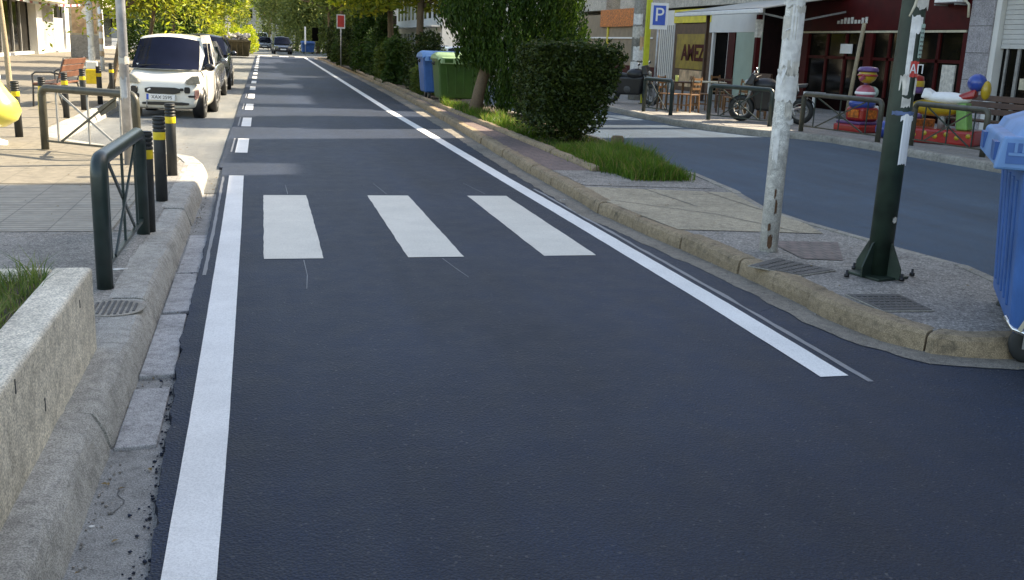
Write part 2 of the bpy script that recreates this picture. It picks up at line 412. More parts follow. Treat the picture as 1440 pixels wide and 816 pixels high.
# the fresh lane: an overlay with a ragged left edge standing 3 cm over the old gutter
def lane_edge(y):
    b = -.45 if y < 13 else -.56
    if y < 7: b = -.36 - .10*max(0, min(1, (y-2.5)/3.0))
    if 7 <= y < 13: b = -.46 - .05*(y-7)/6
    amp = .022 if y < 7 else .012
    return b + amp*noise.noise((0, y*4.1, 1)) + .5*amp*noise.noise((3, y*13, 1)) + .35*amp*noise.noise((5, y*31, 1))
ys = [-4 + .04*i for i in range(450)] + [14+1*i for i in range(0,75)]
lp = [(lane_edge(y), y) for y in ys]
rp = []
KE = [(3.46,5.45),(3.48,5.9),(3.46,6.7),(3.40,7.6),(3.32,8.6),(3.26,9.5),(3.31,10.3),(3.33,11.5),(3.36,12.7),(3.46,15.3),(3.65,19.5),(3.85,25),(4.02,31),(4.25,48),(4.3,90)]
for y in ys:
    kx = 3.10
    if y > 5.7:
        for (xa,ya),(xb,yb) in zip(KE, KE[1:]):
            if ya <= y <= yb: kx = xa+(xb-xa)*(y-ya)/(yb-ya)
        kx = min(kx-.01, 3.10+(y-5.7)*1.5)
    rp.append((kx, y))
# in front of the median the asphalt spreads across to the other road
mb = MB(); n = len(ys)
vs = [(p[0],p[1],0) for p in lp] + [(p[0],p[1],0) for p in rp] + [(p[0]-.006,p[1],-.06) for p in lp] + [(p[0]+.05,p[1],-.03) for p in rp]
fs = []
for i in range(n-1):
    fs += [(i, n+i, n+i+1, i+1), (2*n+i, i, i+1, 2*n+i+1), (n+i, 3*n+i, 3*n+i+1, n+i+1)]
mb.add(vs, fs)
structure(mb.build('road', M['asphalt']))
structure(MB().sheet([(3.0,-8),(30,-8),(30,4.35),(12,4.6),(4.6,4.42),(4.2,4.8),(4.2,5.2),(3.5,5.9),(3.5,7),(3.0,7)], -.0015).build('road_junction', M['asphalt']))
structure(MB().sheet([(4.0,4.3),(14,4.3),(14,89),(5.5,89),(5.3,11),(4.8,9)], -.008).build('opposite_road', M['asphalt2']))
structure(MB().sheet([(-5,89),(9.2,89),(9.2,260),(-3.2,260)], -.008).build('far_road', M['old_asphalt']))
structure(MB().sheet([(-3.4,11),(-.3,11),(-.3,89),(-3.4,89)], -.03).build('parking_lane', M['old_asphalt']))
structure(MB().sheet([(-.68,-4),(-.2,-4),(-.2,13.5),(-.68,13.5)], -.036).build('gutter', M['gutter']))
# paler gutter slabs set between the broken pieces
mb = MB()
for y0, y1, dz in ((4.02,4.75,.0),(4.9,6.05,.008),(6.12,7.15,.003),(7.2,8.6,-.004)):
    mb.prism([(-.615,y0),(-.45+rnd.uniform(-.02,.02),y0+rnd.uniform(0,.03)),(-.455+rnd.uniform(-.02,.0),y1),(-.618,y1-rnd.uniform(0,.04))], -.06, -.02+dz)
structure(mb.build('gutter_slabs', M['slab'], bevel=.006))
# crumbs of broken asphalt along the ragged edge
mb = MB()
for k in range(520):
    y = rnd.uniform(2.4, 7.2); x = lane_edge(y) - abs(rnd.gauss(0, .03)) - .003; s_ = .0018+.007*rnd.random()**3
    mb.ball((x,y,-.033+s_*.5), (s_, s_*rnd.uniform(.7,1.4), s_*.6), 6, 4, jit=.3)
tag(mb.build('asphalt_crumbs', M['asphalt']), kind='stuff', label='dark crumbs of asphalt along the broken lane edge', cat='rubble')

def line_strip(name, L, Rr, m, z=.004, jit=.0018):
    mb = MB(); vs = []
    k = len(L)
    for (x,y) in L: vs.append((x+rnd.uniform(-jit,jit), y, z))
    for (x,y) in Rr: vs.append((x+rnd.uniform(-jit,jit), y, z))
    mb.add(vs, [(i, k+i, k+i+1, i+1) for i in range(k-1)])
    return structure(mb.build(name, m))
def interp(tab, y):
    for (y0,x0),(y1,x1) in zip(tab, tab[1:]):
        if y <= y1: return x0 + (x1-x0)*(y-y0)/(y1-y0)
    return tab[-1][1]
yy = [.5+.1*i for i in range(118)]
tl = [(0,-.325),(4.2,-.335),(8.8,-.372),(12.2,-.41)]
line_strip('edge_line_left', [(interp(tl,y),y) for y in yy], [(interp(tl,y)+.165,y) for y in yy], M['white_paint'], jit=.0006)
tr = [(4.4,2.80),(6,2.83),(9,2.83),(12,2.82),(18,2.83),(24,2.82),(40,2.95),(56,3.06),(89,3.3)]
yy = [4.42+.15*i for i in range(200)] + [35+1.5*i for i in range(36)]
line_strip('edge_line_right', [(interp(tr,y),y) for y in yy], [(interp(tr,y)+.165+max(0,(y-40))*.001,y) for y in yy], M['white_paint'])
yy = [4.32+.1*i for i in range(70)]
line_strip('old_edge_line', [(interp(tr,max(y,4.4))+.215+.012*noise.noise((y*2,0,0)),y) for y in yy], [(interp(tr,max(y,4.4))+.25+.02*noise.noise((y*3,4,0)),y) for y in yy], M['ghost_paint'], .003)
yy = [7.0+.1*i for i in range(52)]
line_strip('old_edge_line_left', [(interp(tl,y)-.075,y) for y in yy], [(interp(tl,y)-.05+.012*noise.noise((y*3,4,0)),y) for y in yy], M['ghost_paint'], .003)
mb = MB()
for x0, x1 in ((-.02,.42),(1.06,1.50),(2.15,2.59)):
    k = 26; vs = []
    for i in range(k): vs.append((x0+rnd.uniform(-.003,.003), 7.5+3.17*i/(k-1), .004))
    for i in range(k): vs.append((x1+rnd.uniform(-.003,.003), 7.5+3.17*i/(k-1), .004))
    mb.add(vs, [(i,k+i,k+i+1,i+1) for i in range(k-1)])
structure(mb.build('crosswalk_stripes', M['stripe_paint']))
mb = MB(); mg = MB()
y = 14.65; k = 0
while y < 86:
    mb.sheet([(-.405,y),(-.235,y),(-.235,y+2.05),(-.405,y+2.05)], .004)
    if k < 4: mg.sheet([(-.47,y+.1),(-.445,y+.1),(-.445,y+2.1),(-.47,y+2.1)], .003)
    y += 4.35; k += 1
structure(mb.build('parking_dashes', M['white_paint'])); structure(mg.build('old_parking_dashes', M['ghost_paint']))
mb = MB()
for x0, x1 in ((-.3,.75),(1.35,2.1),(2.6,3.5)): mb.sheet([(x0,86.6),(x1,86.6),(x1,88.4),(x0,88.4)], .004)
structure(mb.build('stop_dashes', M['white_paint']))
# thin chalk setting-out scratches beside the stripes
mb = MB()
for pts in ([(.27,7.45),(.275,6.95),(.255,6.55)],[(1.32,7.45),(1.36,7.1),(1.40,6.8)],[(.23,10.75),(.22,11.4)],[(1.28,10.75),(1.22,11.6)],[(2.38,10.8),(2.3,11.7)]):
    for a, b in zip(pts, pts[1:]):
        mb.sheet([(a[0]-.003,a[1]),(b[0]-.0018,b[1]),(b[0]+.0018,b[1]),(a[0]+.003,a[1])], .004)
structure(mb.build('setting_out_marks', M['ghost_paint']))

# left footway with kerb
kl = [(-.64,-4),(-.64,2),(-.63,5),(-.635,8),(-.64,11),(-.66,12.3),(-.80,13.0),(-1.15,13.5),(-2.0,14.3),(-2.75,15.2),(-2.95,16.4),(-2.97,30),(-2.97,88)]
def resample(pl, step, maxstep=None):
    out = [Vector((*pl[0],0))]
    for a, b in zip(pl, pl[1:]):
        a = Vector((*a,0)); b = Vector((*b,0)); k = max(1, int((b-a).length/step))
        if (b-a).length > 20: k = max(1, int((b-a).length/1.0))
        for i in range(1, k+1): out.append(a.lerp(b, i/k))
    return out
def sweep(name, pl, prof, m, jit=.006, step=.15, side=1, sf=3.0):
    """profile (offset to the side, z) swept along a ground line, roughened"""
    P = resample(pl, step); mb = MB(); k = len(prof); vs = []
    for i, p in enumerate(P):
        t = (P[min(i+1,len(P)-1)] - P[max(i-1,0)]).normalized(); nn = Vector((-t.y, t.x, 0))*side
        for o, z in prof:
            q = p + nn*o; h = noise.noise(Vector((q.x*sf, q.y*sf, z*5)))
            h2 = noise.noise(Vector((q.x*sf*4, q.y*sf*4, z*9)))
            e = jit if z > 0 else 0
            vs.append((q.x + nn.x*(h+.5*h2)*e, q.y + nn.y*(h+.5*h2)*e, z + (h*.5+h2*.3)*e))
    fs = [(i*k+j, i*k+j+1, (i+1)*k+j+1, (i+1)*k+j) for i in range(len(P)-1) for j in range(k-1)]
    mb.add(vs, fs, True)
    return structure(mb.build(name, m))
inner = [(x-.24, y) for x, y in kl]
structure(MB().prism([(-14,-4)]+inner+[(-14,88)], -.05, .128).build('footway_left', M['footway']))
structure(MB().sheet([(-8,-4),(-.86,-4),(-.86,7.95),(-8,7.95)], .132).build('aggregate_paving', M['aggr_left']))
structure(MB().sheet([(-8,7.97),(-1.15,7.97),(-1.15,10.45),(-8,10.45)], .133).build('ribbed_paving', M['tactile']))
structure(MB().sheet([(-13.5,10.5),(-1.0,10.5),(-1.0,12.9),(-2.2,14.05),(-3.1,15.4),(-3.25,17),(-3.25,86),(-13.5,86)], .133).build('square_paving', M['left_pavers']))
structure(MB().sheet([(-1.13,8.0),(-.86,8.0),(-.86,12.6),(-1.13,12.6)], .132).build('paving_margin', M['aggr_left']))

# median island
edgeL = [(4.6,4.80),(4.42,4.64),(4.22,4.565),(4.02,4.57),(3.84,4.63),(3.68,4.71),(3.53,4.98),(3.46,5.45),(3.48,5.9),(3.46,6.7),(3.40,7.6),(3.32,8.6),(3.26,9.5),(3.31,10.3),(3.33,11.5),(3.36,12.7),(3.46,15.3),(3.65,19.5),(3.85,25),(4.02,31),(4.25,48),(4.3,84)]
edgeR = [(4.64,4.84),(4.95,5.3),(5.14,5.85),(5.25,6.4),(5.12,7.2),(4.98,8.2),(4.97,9.1),(5.23,10.3),(5.38,11.7),(5.5,13.5),(5.68,15.3),(5.72,17),(5.75,31),(5.75,84)]
structure(MB().prism([(x+.10,y+.02) for x,y in edgeL]+[(x-.04,y) for x,y in reversed(edgeR)], -.05, .122).build('median_island', M['aggregate']))
def stones(name, pl, m, length=.95, w=.15, h=.13, gap=.014, side=-1, base=-.06, prof=None):
    P = resample(pl, .05); mb = MB(); i = 0; N = len(P)
    acc = 0; start = 0
    prof0 = [(0,base),(.002,h*.45),(.012,h*.78),(.034,h*.97),(.06,h),(w,h),(w,base)]
    if prof: prof0 = prof
    while i < N-1:
        j = i; L = 0
        tgt = length*rnd.uniform(.85,1.1)
        while j < N-1 and L < tgt: L += (P[j+1]-P[j]).length; j += 1
        dz = rnd.uniform(-.006,.006); dx = rnd.uniform(-.006,.008); tilt = rnd.uniform(-.006,.006); k = len(prof0); vs = []; fs = []
        idx = list(range(i, j+1)); seed = rnd.uniform(0,99)
        for q, ii in enumerate(idx):
            t = (P[min(ii+1,N-1)]-P[max(ii-1,0)]).normalized(); nn = Vector((-t.y,t.x,0))*side
            p = P[ii].copy()
            end = 0
            if q == 0: p += t*gap*.5; end = 1
            if q == len(idx)-1: p -= t*gap*.5; end = 1
            for a, (o, z) in enumerate(prof0):
                hh = noise.noise(Vector((p.x*5+seed, p.y*5, z*8)))*.012 + noise.noise(Vector((p.x*22, p.y*22+seed, z*20)))*.005
                oo = o + dx + (hh if z > base else 0) + (.008 if end and 0 < a < 5 else 0)
                zz = z + (dz + hh*.4 + tilt*(q/len(idx)) - (.008 if end and a >= 3 else 0) if z > base else 0)
                vs.append((p.x+nn.x*oo, p.y+nn.y*oo, zz))
        for q in range(len(idx)-1):
            for a in range(k-1): fs.append((q*k+a, q*k+a+1, (q+1)*k+a+1, (q+1)*k+a))
        fs.append(tuple(range(k))); fs.append(tuple((len(idx)-1)*k+a for a in range(k-1,-1,-1)))
        mb.add(vs, fs, False); i = j
    return structure(mb.build(name, m))
stones('kerb_median', edgeL, M['kerbM'])
stones('kerb_median_far_side', list(edgeR), M['kerbR'], side=1, w=.13)
P = resample(edgeL, .06); mb = MB(); vs = []
for i, p in enumerate(P):
    t = (P[min(i+1,len(P)-1)]-P[max(i-1,0)]).normalized(); nn = Vector((-t.y,t.x,0))
    wdt = .15+.012*min(p.y,25)*.5+.035*noise.noise(p*4)+.018*noise.noise(p*21)
    q = p+nn*wdt
    vs += [(p.x-nn.x*.03,p.y-nn.y*.03,.006),(q.x,q.y,.003)]
mb.add(vs,[(2*i,2*i+2,2*i+3,2*i+1) for i in range(len(P)-1)])
structure(mb.build('median_gutter', M['gutter_dk']))
stones('kerb_left', kl[:8]+[(x,y) for x,y in kl[8:]], M['kerbL'], length=1.7, gap=.008, side=1, prof=[(-.014,-.06),(.0,-.01),(.010,.03),(.028,.080),(.042,.108),(.062,.126),(.10,.132),(.245,.134),(.245,-.06)])
# paving on the island
structure(MB().sheet([(3.47,10.55),(3.36,10.0),(3.36,9.5),(3.42,8.6),(3.48,7.95),(4.75,7.72),(4.86,8.2),(4.85,9.1),(5.06,10.15)], .128).build('tan_paving', M['tan_slab']))
structure(MB().sheet([(3.49,10.7),(5.0,10.45),(5.2,11.5),(5.3,12.2),(4.15,11.9),(4.05,12),(3.5,12)], .127).build('stony_edge', M['aggregate']))
structure(MB().sheet([(3.49,12.0),(4.0,12.0),(4.03,14.5),(4.05,17.5),(4.07,23.6),(4.2,31),(4.25,31),(4.4,60),(4.4,84),(4.42,84),(4.38,48),(4.15,31),(3.99,25),(3.79,19.5),(3.60,15.3),(3.5,12.7)], .128).build('red_paving', M['red_pavers']))
structure(MB().sheet([(3.98,6.72),(4.28,6.64),(4.66,7.34),(4.05,7.42)], .128).build('pink_tactile_paving', M['brick_red']))
structure(MB().sheet([(3.99,11.9),(5.35,12.0),(5.55,15),(5.6,17),(5.62,84),(4.42,84),(4.25,48),(4.2,31),(4.08,23.6)], .127).build('planting_bed', M['soil']))
stones('inner_kerb', [(3.99,11.95),(4.02,14.5),(4.04,17.5),(4.06,23.6),(4.18,31),(4.3,50)], M['kerbM'], w=.11, h=.195, base=.1, gap=.01)
# joints of the tan concrete
mb = MB()
for a, b in (((3.46,9.55),(4.2,8.7)),((4.2,8.7),(4.55,7.78)),((4.1,10.44),(4.2,9.2)),((4.75,10.2),(4.8,8.9))):
    d = (Vector(b)-Vector(a)).normalized(); nx, ny = -d.y*.006, d.x*.006
    mb.sheet([(a[0]-nx,a[1]-ny),(b[0]-nx,b[1]-ny),(b[0]+nx,b[1]+ny),(a[0]+nx,a[1]+ny)], .1315)
structure(mb.build('paving_joints', M['iron']))

# right footway
kr = [(11.25,4),(11.2,10),(11.12,13.2),(11.05,15.5),(10.94,17.9),(10.6,18.6),(9.95,19.1),(9.45,20.2),(9.12,21.5),(9.1,24.1),(9.12,40),(9.12,89)]
sweep('kerb_right', kr, [(-.01,-.06),(.0,.05),(.008,.11),(.03,.128),(.16,.13),(.165,.1)], M['kerbR'], .008, .3, -1)
structure(MB().prism([(40,4)]+[(40,89)]+[(x+.155,y) for x,y in reversed(kr)], -.05, .126).build('footway_right', M['rfoot']))

# ------------------------------------------------------------------ small covers and litter
def rect_cover(pts, label):
    c = Vector((sum(p[0] for p in pts)/4, sum(p[1] for p in pts)/4, .129))
    e = empty('manhole_cover', c, 0, label, 'manhole cover')
    loc = [(p[0]-c.x, p[1]-c.y) for p in pts]
    MB().prism([(x*1.06,y*1.06) for x,y in loc], -.004, .003).build('rim', M['kerbR'], e)
    m2 = MB().prism(loc, 0, .007)
    a, b, c2, d = [Vector((*q,0)) for q in loc]
    for i in range(1,9):
        for j in range(1,6):
            s_, t_ = i/9, j/6
            q = (a.lerp(b,s_)).lerp(d.lerp(c2,s_), t_)
            m2.box(q.x-.012,q.x+.012,q.y-.008,q.y+.008,.0065,.011)
    m2.build('plate', M['iron'], e)
rect_cover([(3.67,5.20),(4.0,5.18),(4.03,5.57),(3.67,5.6)], 'dark rectangular iron cover near the rounded island tip, in front of the green pole')
rect_cover([(3.64,6.16),(3.99,6.3),(3.77,6.72),(3.42,6.48)], 'worn grey metal cover at the foot of the white pole')
e = empty('round_grate', (-.83,5.66,.132), 0, 'round ribbed drain grate half under the concrete planter wall', 'drain grate')
MB().lathe([(.175,0),(.17,.004),(.15,.004)],32).build('rim', M['kerbR'], e)
mb = MB().lathe([(.148,0),(.148,.003)],32)
for i in range(-4,5):
    wd = math.sqrt(max(0,.145**2-(i*.03)**2)); mb.box(i*.03-.007,i*.03+.007,-wd,wd,.003,.008)
mb.build('grating', M['iron'], e)
mb = MB()
for k in range(9): mb.ball((rnd.uniform(-.06,.06),rnd.uniform(-.04,.04),.012), (rnd.uniform(.02,.05),rnd.uniform(.012,.03),.012), 7, 5, jit=.35)
tag(mb.build('litter', M['plastic_bag'], loc=(3.17,10.4,-.02)), 'crumpled pale blue wrapper lying in the gutter by the island kerb', 'litter')
mb = MB().ball((0,0,.004),(.05,.018,.006),8,5,jit=.3).ball((.05,.01,.004),(.03,.012,.005),7,4,jit=.3)
tag(mb.build('litter', M['paper'], loc=(-.93,6.62,.133)), 'white paper scrap on the paving behind the planter', 'litter')
tag(MB().ball((0,0,0),(.012,.008,.003),10,5).build('litter', M['paper'], loc=(-.6,3.36,-.033)), 'tiny white disc lying in the near gutter', 'litter')
mb = MB()
for k in range(420):
    x = rnd.choice([rnd.uniform(-3,-.9), rnd.uniform(3.5,5.2), rnd.uniform(-.62,-.45), rnd.uniform(3.1,3.4)]); y = rnd.uniform(3,26)
    z = .137 if (x < -.88 or x > 3.48) else -.027
    if -.66 < x < 3.45 and y > 13 and x < 0: continue
    a = rnd.uniform(0,6.28); s_ = rnd.uniform(.007,.02)
    c, d = math.cos(a)*s_, math.sin(a)*s_
    mb.add([(x-c,y-d,z),(x+d*.5,y-c*.5,z+.004),(x+c,y+d,z+.002),(x-d*.5,y+c*.5,z+.006)], [(0,1,2,3)])
tag(mb.build('fallen_leaves', M['leaf_litter']), kind='stuff', label='scattered dry leaves along kerbs and gutters', cat='leaves')

mb = MB()
for k in range(1100):
    if rnd.random() < .6: x = -.615+abs(rnd.gauss(0,.03)); y = rnd.uniform(2.4,12); z = -.031
    else:
        y = rnd.uniform(4.9,16); x = 3.40-abs(rnd.gauss(0,.06))+(.06 if y < 8 else 0)-(.08 if 8.3 < y < 10.5 else 0); z = .007
    q = .0015+.0055*rnd.random()**3
    mb.ball((x,y,z),(q,q*rnd.uniform(.7,1.5),q*.6),6,4,jit=.3)
tag(mb.build('gutter_grit', M['aggregate']), kind='stuff', label='fine grit lying along the gutters', cat='grit')
mb = MB(); ck = random.Random(17)
for k in range(11):
    x, y = ck.uniform(-.60,-.5), ck.uniform(2.5,7.5); a = ck.uniform(-.7,.7) + (PI/2 if k % 2 else 0); pts = []
    for i in range(9):
        pts.append((min(-.47,max(-.61,x)), y)); a += ck.uniform(-.6,.6); x += math.cos(a)*.03; y += math.sin(a)*.03
    for p, q in zip(pts, pts[1:]):
        d = (Vector(q)-Vector(p));
        if d.length < .004: continue
        d.normalize(); w_ = ck.uniform(.0012,.0032); mb.sheet([(p[0]-d.y*w_,p[1]+d.x*w_),(p[0]+d.y*w_,p[1]-d.x*w_),(q[0]+d.y*w_,q[1]-d.x*w_),(q[0]-d.y*w_,q[1]+d.x*w_)], -.0345)
structure(mb.build('gutter_cracks', M['iron']))
# ------------------------------------------------------------------ foliage tools
def rand_dir():
    while True:
        v = Vector((rnd.uniform(-1,1),rnd.uniform(-1,1),rnd.uniform(-1,1)))
        if .05 < v.length < 1: return v.normalized()
def leaf_quad(mb, p, s_, up=.3, narrow=.5):
    d = rand_dir(); d.z = d.z*.7 - .15; d.normalize()
    n_ = rand_dir(); n_.z += up; b = d.cross(n_)
    if b.length < .05: return
    b = b.normalized()*s_*narrow; d = d*s_
    o = len(mb.v); q = b.cross(d).normalized()*s_*.15
    mb.v += [tuple(p-d), tuple(p+b+q), tuple(p+d), tuple(p-b+q)]; mb.f.append((o,o+1,o+2,o+3)); mb.sm.append(False)
def clumps(mb, blobs, n, size, narrow=.5, surf=.55, gaps=.0, up=.3):
    """leaves through the volume of overlapping ellipsoids, denser towards their rims"""
    tot = sum(b[1][0]*b[1][1]*b[1][2] for b in blobs)
    for c, rr in blobs:
        k = int(n*rr[0]*rr[1]*rr[2]/tot)
        for _ in range(k):
            d = rand_dir(); t = (1-surf*rnd.random()**1.6) if rnd.random() < .8 else rnd.random()**.5
            t *= 1 + .22*noise.noise(Vector((d.x*2.3+c[0]*3, d.y*2.3+c[1]*3, d.z*2.3+c[2]*3)))
            p = Vector((c[0]+d.x*rr[0]*t, c[1]+d.y*rr[1]*t, c[2]+d.z*rr[2]*t))
            if gaps and noise.noise(p*1.9) < gaps-.55: continue
            leaf_quad(mb, p, size*rnd.uniform(.6,1.3), up, narrow)
def make_trunk(mb, h, r0, limbs, lean=(0,0), spread=1.5, ltop=3.5):
    pts = [(lean[0]*t + .05*math.sin(t*5)*h*.12, lean[1]*t, h*t) for t in (0,.08,.3,.55,.8,1)]
    mb.tube(pts, [r0*1.35, r0, r0*.9, r0*.82, r0*.75, r0*.66], 9)
    tips = []
    for k in range(limbs):
        a = 2*PI*k/limbs + rnd.uniform(-.4,.4); s_ = spread*rnd.uniform(.6,1.1); z = h*rnd.uniform(.8,1)
        p0 = Vector((lean[0]*z/h, lean[1]*z/h, z)); p2 = p0 + Vector((math.cos(a)*s_, math.sin(a)*s_, rnd.uniform(.5,1)*ltop*.6))
        p1 = p0.lerp(p2,.45) + Vector((0,0,.2))
        mb.tube([p0,p1,p2], [r0*.5,r0*.34,r0*.13], 6)
        for q in range(2):
            e = p1.lerp(p2, rnd.uniform(.2,.8)); mb.tube([e, e+Vector((rnd.uniform(-.6,.6),rnd.uniform(-.6,.6),rnd.uniform(.2,.8)))], [r0*.18,r0*.06], 5)
        tips.append(p2)
    return tips
def tree(loc, h, rad, crown_z, rz, n, size, mat, label, group, trunk_r=.11, bark='bark', sd=0, lean=(0,0), hang=0, nb=13):
    global rnd; keep = rnd; rnd = random.Random(sd+5)
    e = empty('tree', loc, 0, label, 'tree', group)
    tb = MB(); make_trunk(tb, crown_z-rz*.55, trunk_r, 5, lean, rad*.7, rz)
    tb.build('trunk', M[bark], e)
    cb = MB(); blobs = []
    for k in range(nb):
        d = rand_dir(); t = rnd.uniform(.35,.8)
        s_ = rnd.uniform(.32,.52)
        blobs.append(((lean[0]+d.x*rad*t, lean[1]+d.y*rad*t, crown_z+d.z*rz*t), (rad*s_, rad*s_, rz*s_*rnd.uniform(.7,1))))
    clumps(cb, blobs, int(n*.75), size)
    if hang:
        for k in range(hang):   # drooping sprays
            a = rnd.uniform(0,2*PI); q = rad*math.sqrt(rnd.random()); x, y = lean[0]+q*math.cos(a), lean[1]+q*math.sin(a)
            z0 = crown_z - rz*rnd.uniform(-.3,.6); L = rnd.uniform(.5,1.1)*rz
            for i in range(14):
                z = z0 - L*i/14
                leaf_quad(cb, Vector((x+rnd.gauss(0,.09), y+rnd.gauss(0,.09), z)), size*rnd.uniform(.6,1.1), .3, .35)
    cb.build('crown', M[mat], e)
    rnd = keep; return e
def shrub(loc, blobs, n, size, mat, label, group=None, name='shrub', cat='shrub', sd=0, stems=5, narrow=.5, surf=.55):
    global rnd; keep = rnd; rnd = random.Random(sd+77)
    e = empty(name, loc, 0, label, cat, group)
    sb = MB(); c0 = blobs[0][0]
    for k in range(stems):
        b = rnd.choice(blobs)
        sb.tube([(rnd.uniform(-.1,.1),rnd.uniform(-.1,.1),-.02),(b[0][0]*.5,b[0][1]*.5,b[0][2]*.5),(b[0][0],b[0][1],b[0][2]+b[1][2]*.4)], [.03,.022,.01], 6)
    sb.build('stems', M['bark'], e)
    cb = MB(); clumps(cb, blobs, n, size, narrow, surf)
    cb.build('foliage', M[mat], e)
    rnd = keep; return e
def grass(name, poly_fn, n, h0, h1, wdt, mat, label, seed=1, lean=.35, z=.13):
    g = random.Random(seed); mb = MB()
    for _ in range(n):
        x, y, hs = poly_fn(g)
        a = g.uniform(0,6.28); h = g.uniform(h0,h1)*hs; wd = wdt*g.uniform(.6,1.3)
        dx, dy = math.cos(a), math.sin(a); l = h*lean*g.uniform(0,1.6)
        b = g.uniform(0,6.28); lx, ly = math.cos(b)*l, math.sin(b)*l
        o = len(mb.v)
        mb.v += [(x-dx*wd,y-dy*wd,z),(x+dx*wd,y+dy*wd,z),(x+dx*wd*.7+lx*.35,y+dy*wd*.7+ly*.35,z+h*.55),(x-dx*wd*.7+lx*.35,y-dy*wd*.7+ly*.35,z+h*.55),(x+lx,y+ly,z+h*g.uniform(.85,1))]
        mb.f += [(o,o+1,o+2,o+3),(o+3,o+2,o+4)]; mb.sm += [False,False]
    return tag(mb.build(name, M[mat]), label, 'grass', None, 'stuff')

# ------------------------------------------------------------------ left foreground: planter
e = empty('concrete_planter', (-1.7,2,.13), 0, 'long pale concrete planter box filled with grass at the left kerb', 'planter')
mb = MB()
x1, x0, y0, y1, t = .9, -1.6, -4, 2.93, .17
def wallbox(a0,a1,b0,b1):
    mb.box(a0,a1,b0,b1,-.05,.40)
wallbox(x1-t,x1,y0,y1); wallbox(x0,x0+t,y0,y1); wallbox(x0+t+.002,x1-t-.002,y1-.07,y1)
ob = mb.build('wall', M['planter'], e, bevel=.018, seg=3)
MB().box(x0+t,x1-t,y0,y1-.072,.0,.35).build('soil', M['soil'], e)
def pg(g):
    x = g.uniform(-3.1,-.975); y = g.uniform(2.2,4.86); hs = .55+.9*max(0,noise.noise(Vector((x*2.2,y*2.2,3)))+.35)
    return x, y, hs
grass('grass', pg, 16000, .05, .17, .003, 'grass_dry', 'green grass growing in the concrete planter on the left', 3, .7, .475)
for yq, z, h_ in ((2.55,.30,.035),(1.75,.12,.05),(1.35,.33,.05)):
    MB().box(x1-.004,x1+.0025,yq-.004,yq+.004,z,z+h_).build('joint_slot', M['iron'], e)
# ------------------------------------------------------------------ barriers and bollards
def barrier(p, q, label, mat='green_metal', inner='grey_metal', h=.76, r=.042, z=.13, gusset=False, name='pedestrian_barrier', style=0):
    p = Vector((*p,0)); q = Vector((*q,0)); d = q-p; L = d.length; a = math.atan2(d.y, d.x)
    e = empty(name, (p.x,p.y,z), a, label, 'barrier', 'pedestrian barriers along the kerbs')
    c = .10; pts = [(0,0,-.03),(0,0,h-c)]
    for k in range(1,7): b = PI/2*k/6; pts.append((c-c*math.cos(b),0,h-c+c*math.sin(b)))
    pts.append((L-c,0,h))
    for k in range(1,7): b = PI/2*k/6; pts.append((L-c+c*math.sin(b),0,h-c+c*math.cos(b)))
    pts.append((L,0,-.03))
    MB().tube(pts, r, 14).build('frame', M[mat], e)
    MB().box(.02,L-.02,-.012,.012,.10,.125).build('bottom_rail', M[mat], e)
    for i, x in enumerate((.16*L, .5*L, .84*L)):
        MB().box(x-.011,x+.011,-.008,.008,.12,h-.02).build('upright', M[inner], e)
    MB().bar((.19*L,0,h-.05),(.80*L,.012,.125),.012,.026).build('brace', M[inner], e)
    MB().bar((.81*L,-.012,h-.05),(.2*L,-.014,.125),.012,.026).build('brace', M[mat], e)
    if gusset:
        MB().prism([(.80*L,h-.04),(.60*L,h-.20),(.64*L,h-.28),(.80*L,h-.16)],-.006,.006,Matrix.Rotation(PI/2,4,'X')).build('gusset_plate', M[mat], e)
    return e
barrier((-.93,6.13),(-.90,7.86),'dark green tubular barrier in front, standing along the near left kerb','green_metal','green_metal',.76,.047)
barrier((-2.66,13.55),(-1.46,12.6),'olive tubular barrier with pale grey braces beside the lamp pole','olive_metal','grey_metal',.76,.047,gusset=True)
barrier((9.42,24.3),(9.60,22.95),'black tubular barrier beside the café tables, farthest from the camera','green_metal','green_metal',.82,.05)
barrier((10.05,21.75),(10.72,20.05),'black tubular barrier in front of the parked motorcycle','green_metal','green_metal',.78,.05)
barrier((10.86,18.95),(11.22,16.75),'dark tubular barrier in front of the tall toy ride with a blue seat','olive_metal','green_metal',.76,.05)
barrier((11.55,16.2),(11.62,14.35),'weathered brown tubular barrier in front of the flat white toy ride','olive_metal','green_metal',.76,.05)

boll0 = None
def bollard(x, y, label, h=.76, z=.13, tilt=0):
    global boll0
    if boll0 is None:
        e = empty('bollard', (0,0,0))
        MB().lathe([(.052,-.05),(.052,h-.19),(.050,h-.185)],20).build('post', M['black_rubber'], e)
        MB().lathe([(.0535,h-.205),(.0545,h-.20),(.0545,h-.14),(.0535,h-.135)],20).build('yellow_band', M['yellow_band'], e)
        pr = [(.050,h-.14)]
        for k in range(4):
            b = h-.135+.034*k; pr += [(.055,b),(.055,b+.020),(.048,b+.024),(.048,b+.031)]
        pr += [(.055,h-.004),(.05,h),(.0,h+.002)]
        MB().lathe(pr,20).build('ribbed_cap', M['black_rubber'], e)
        boll0 = e
    else: e = copy_tree(boll0)
    e.location = (x,y,z); e.rotation_euler = (rnd.uniform(-.02,.02), rnd.uniform(-.02,.02)+tilt, rnd.uniform(0,6))
    tag(e, label, 'bollard', 'black bollards with yellow bands')
bollard(-.91,9.45,'tallest-looking black bollard with yellow band just behind the near barrier')
bollard(-.96,11.2,'black bollard with yellow band directly in front of the cream car')
bollard(-.875,7.98,'black bollard half hidden behind the end post of the near barrier')
bollard(-3.28,15.07,'scuffed black bollard beside the yellow ride at the left edge')
bollard(-3.24,16.55,'black bollard seen through the left end of the olive barrier, before the bench arm')
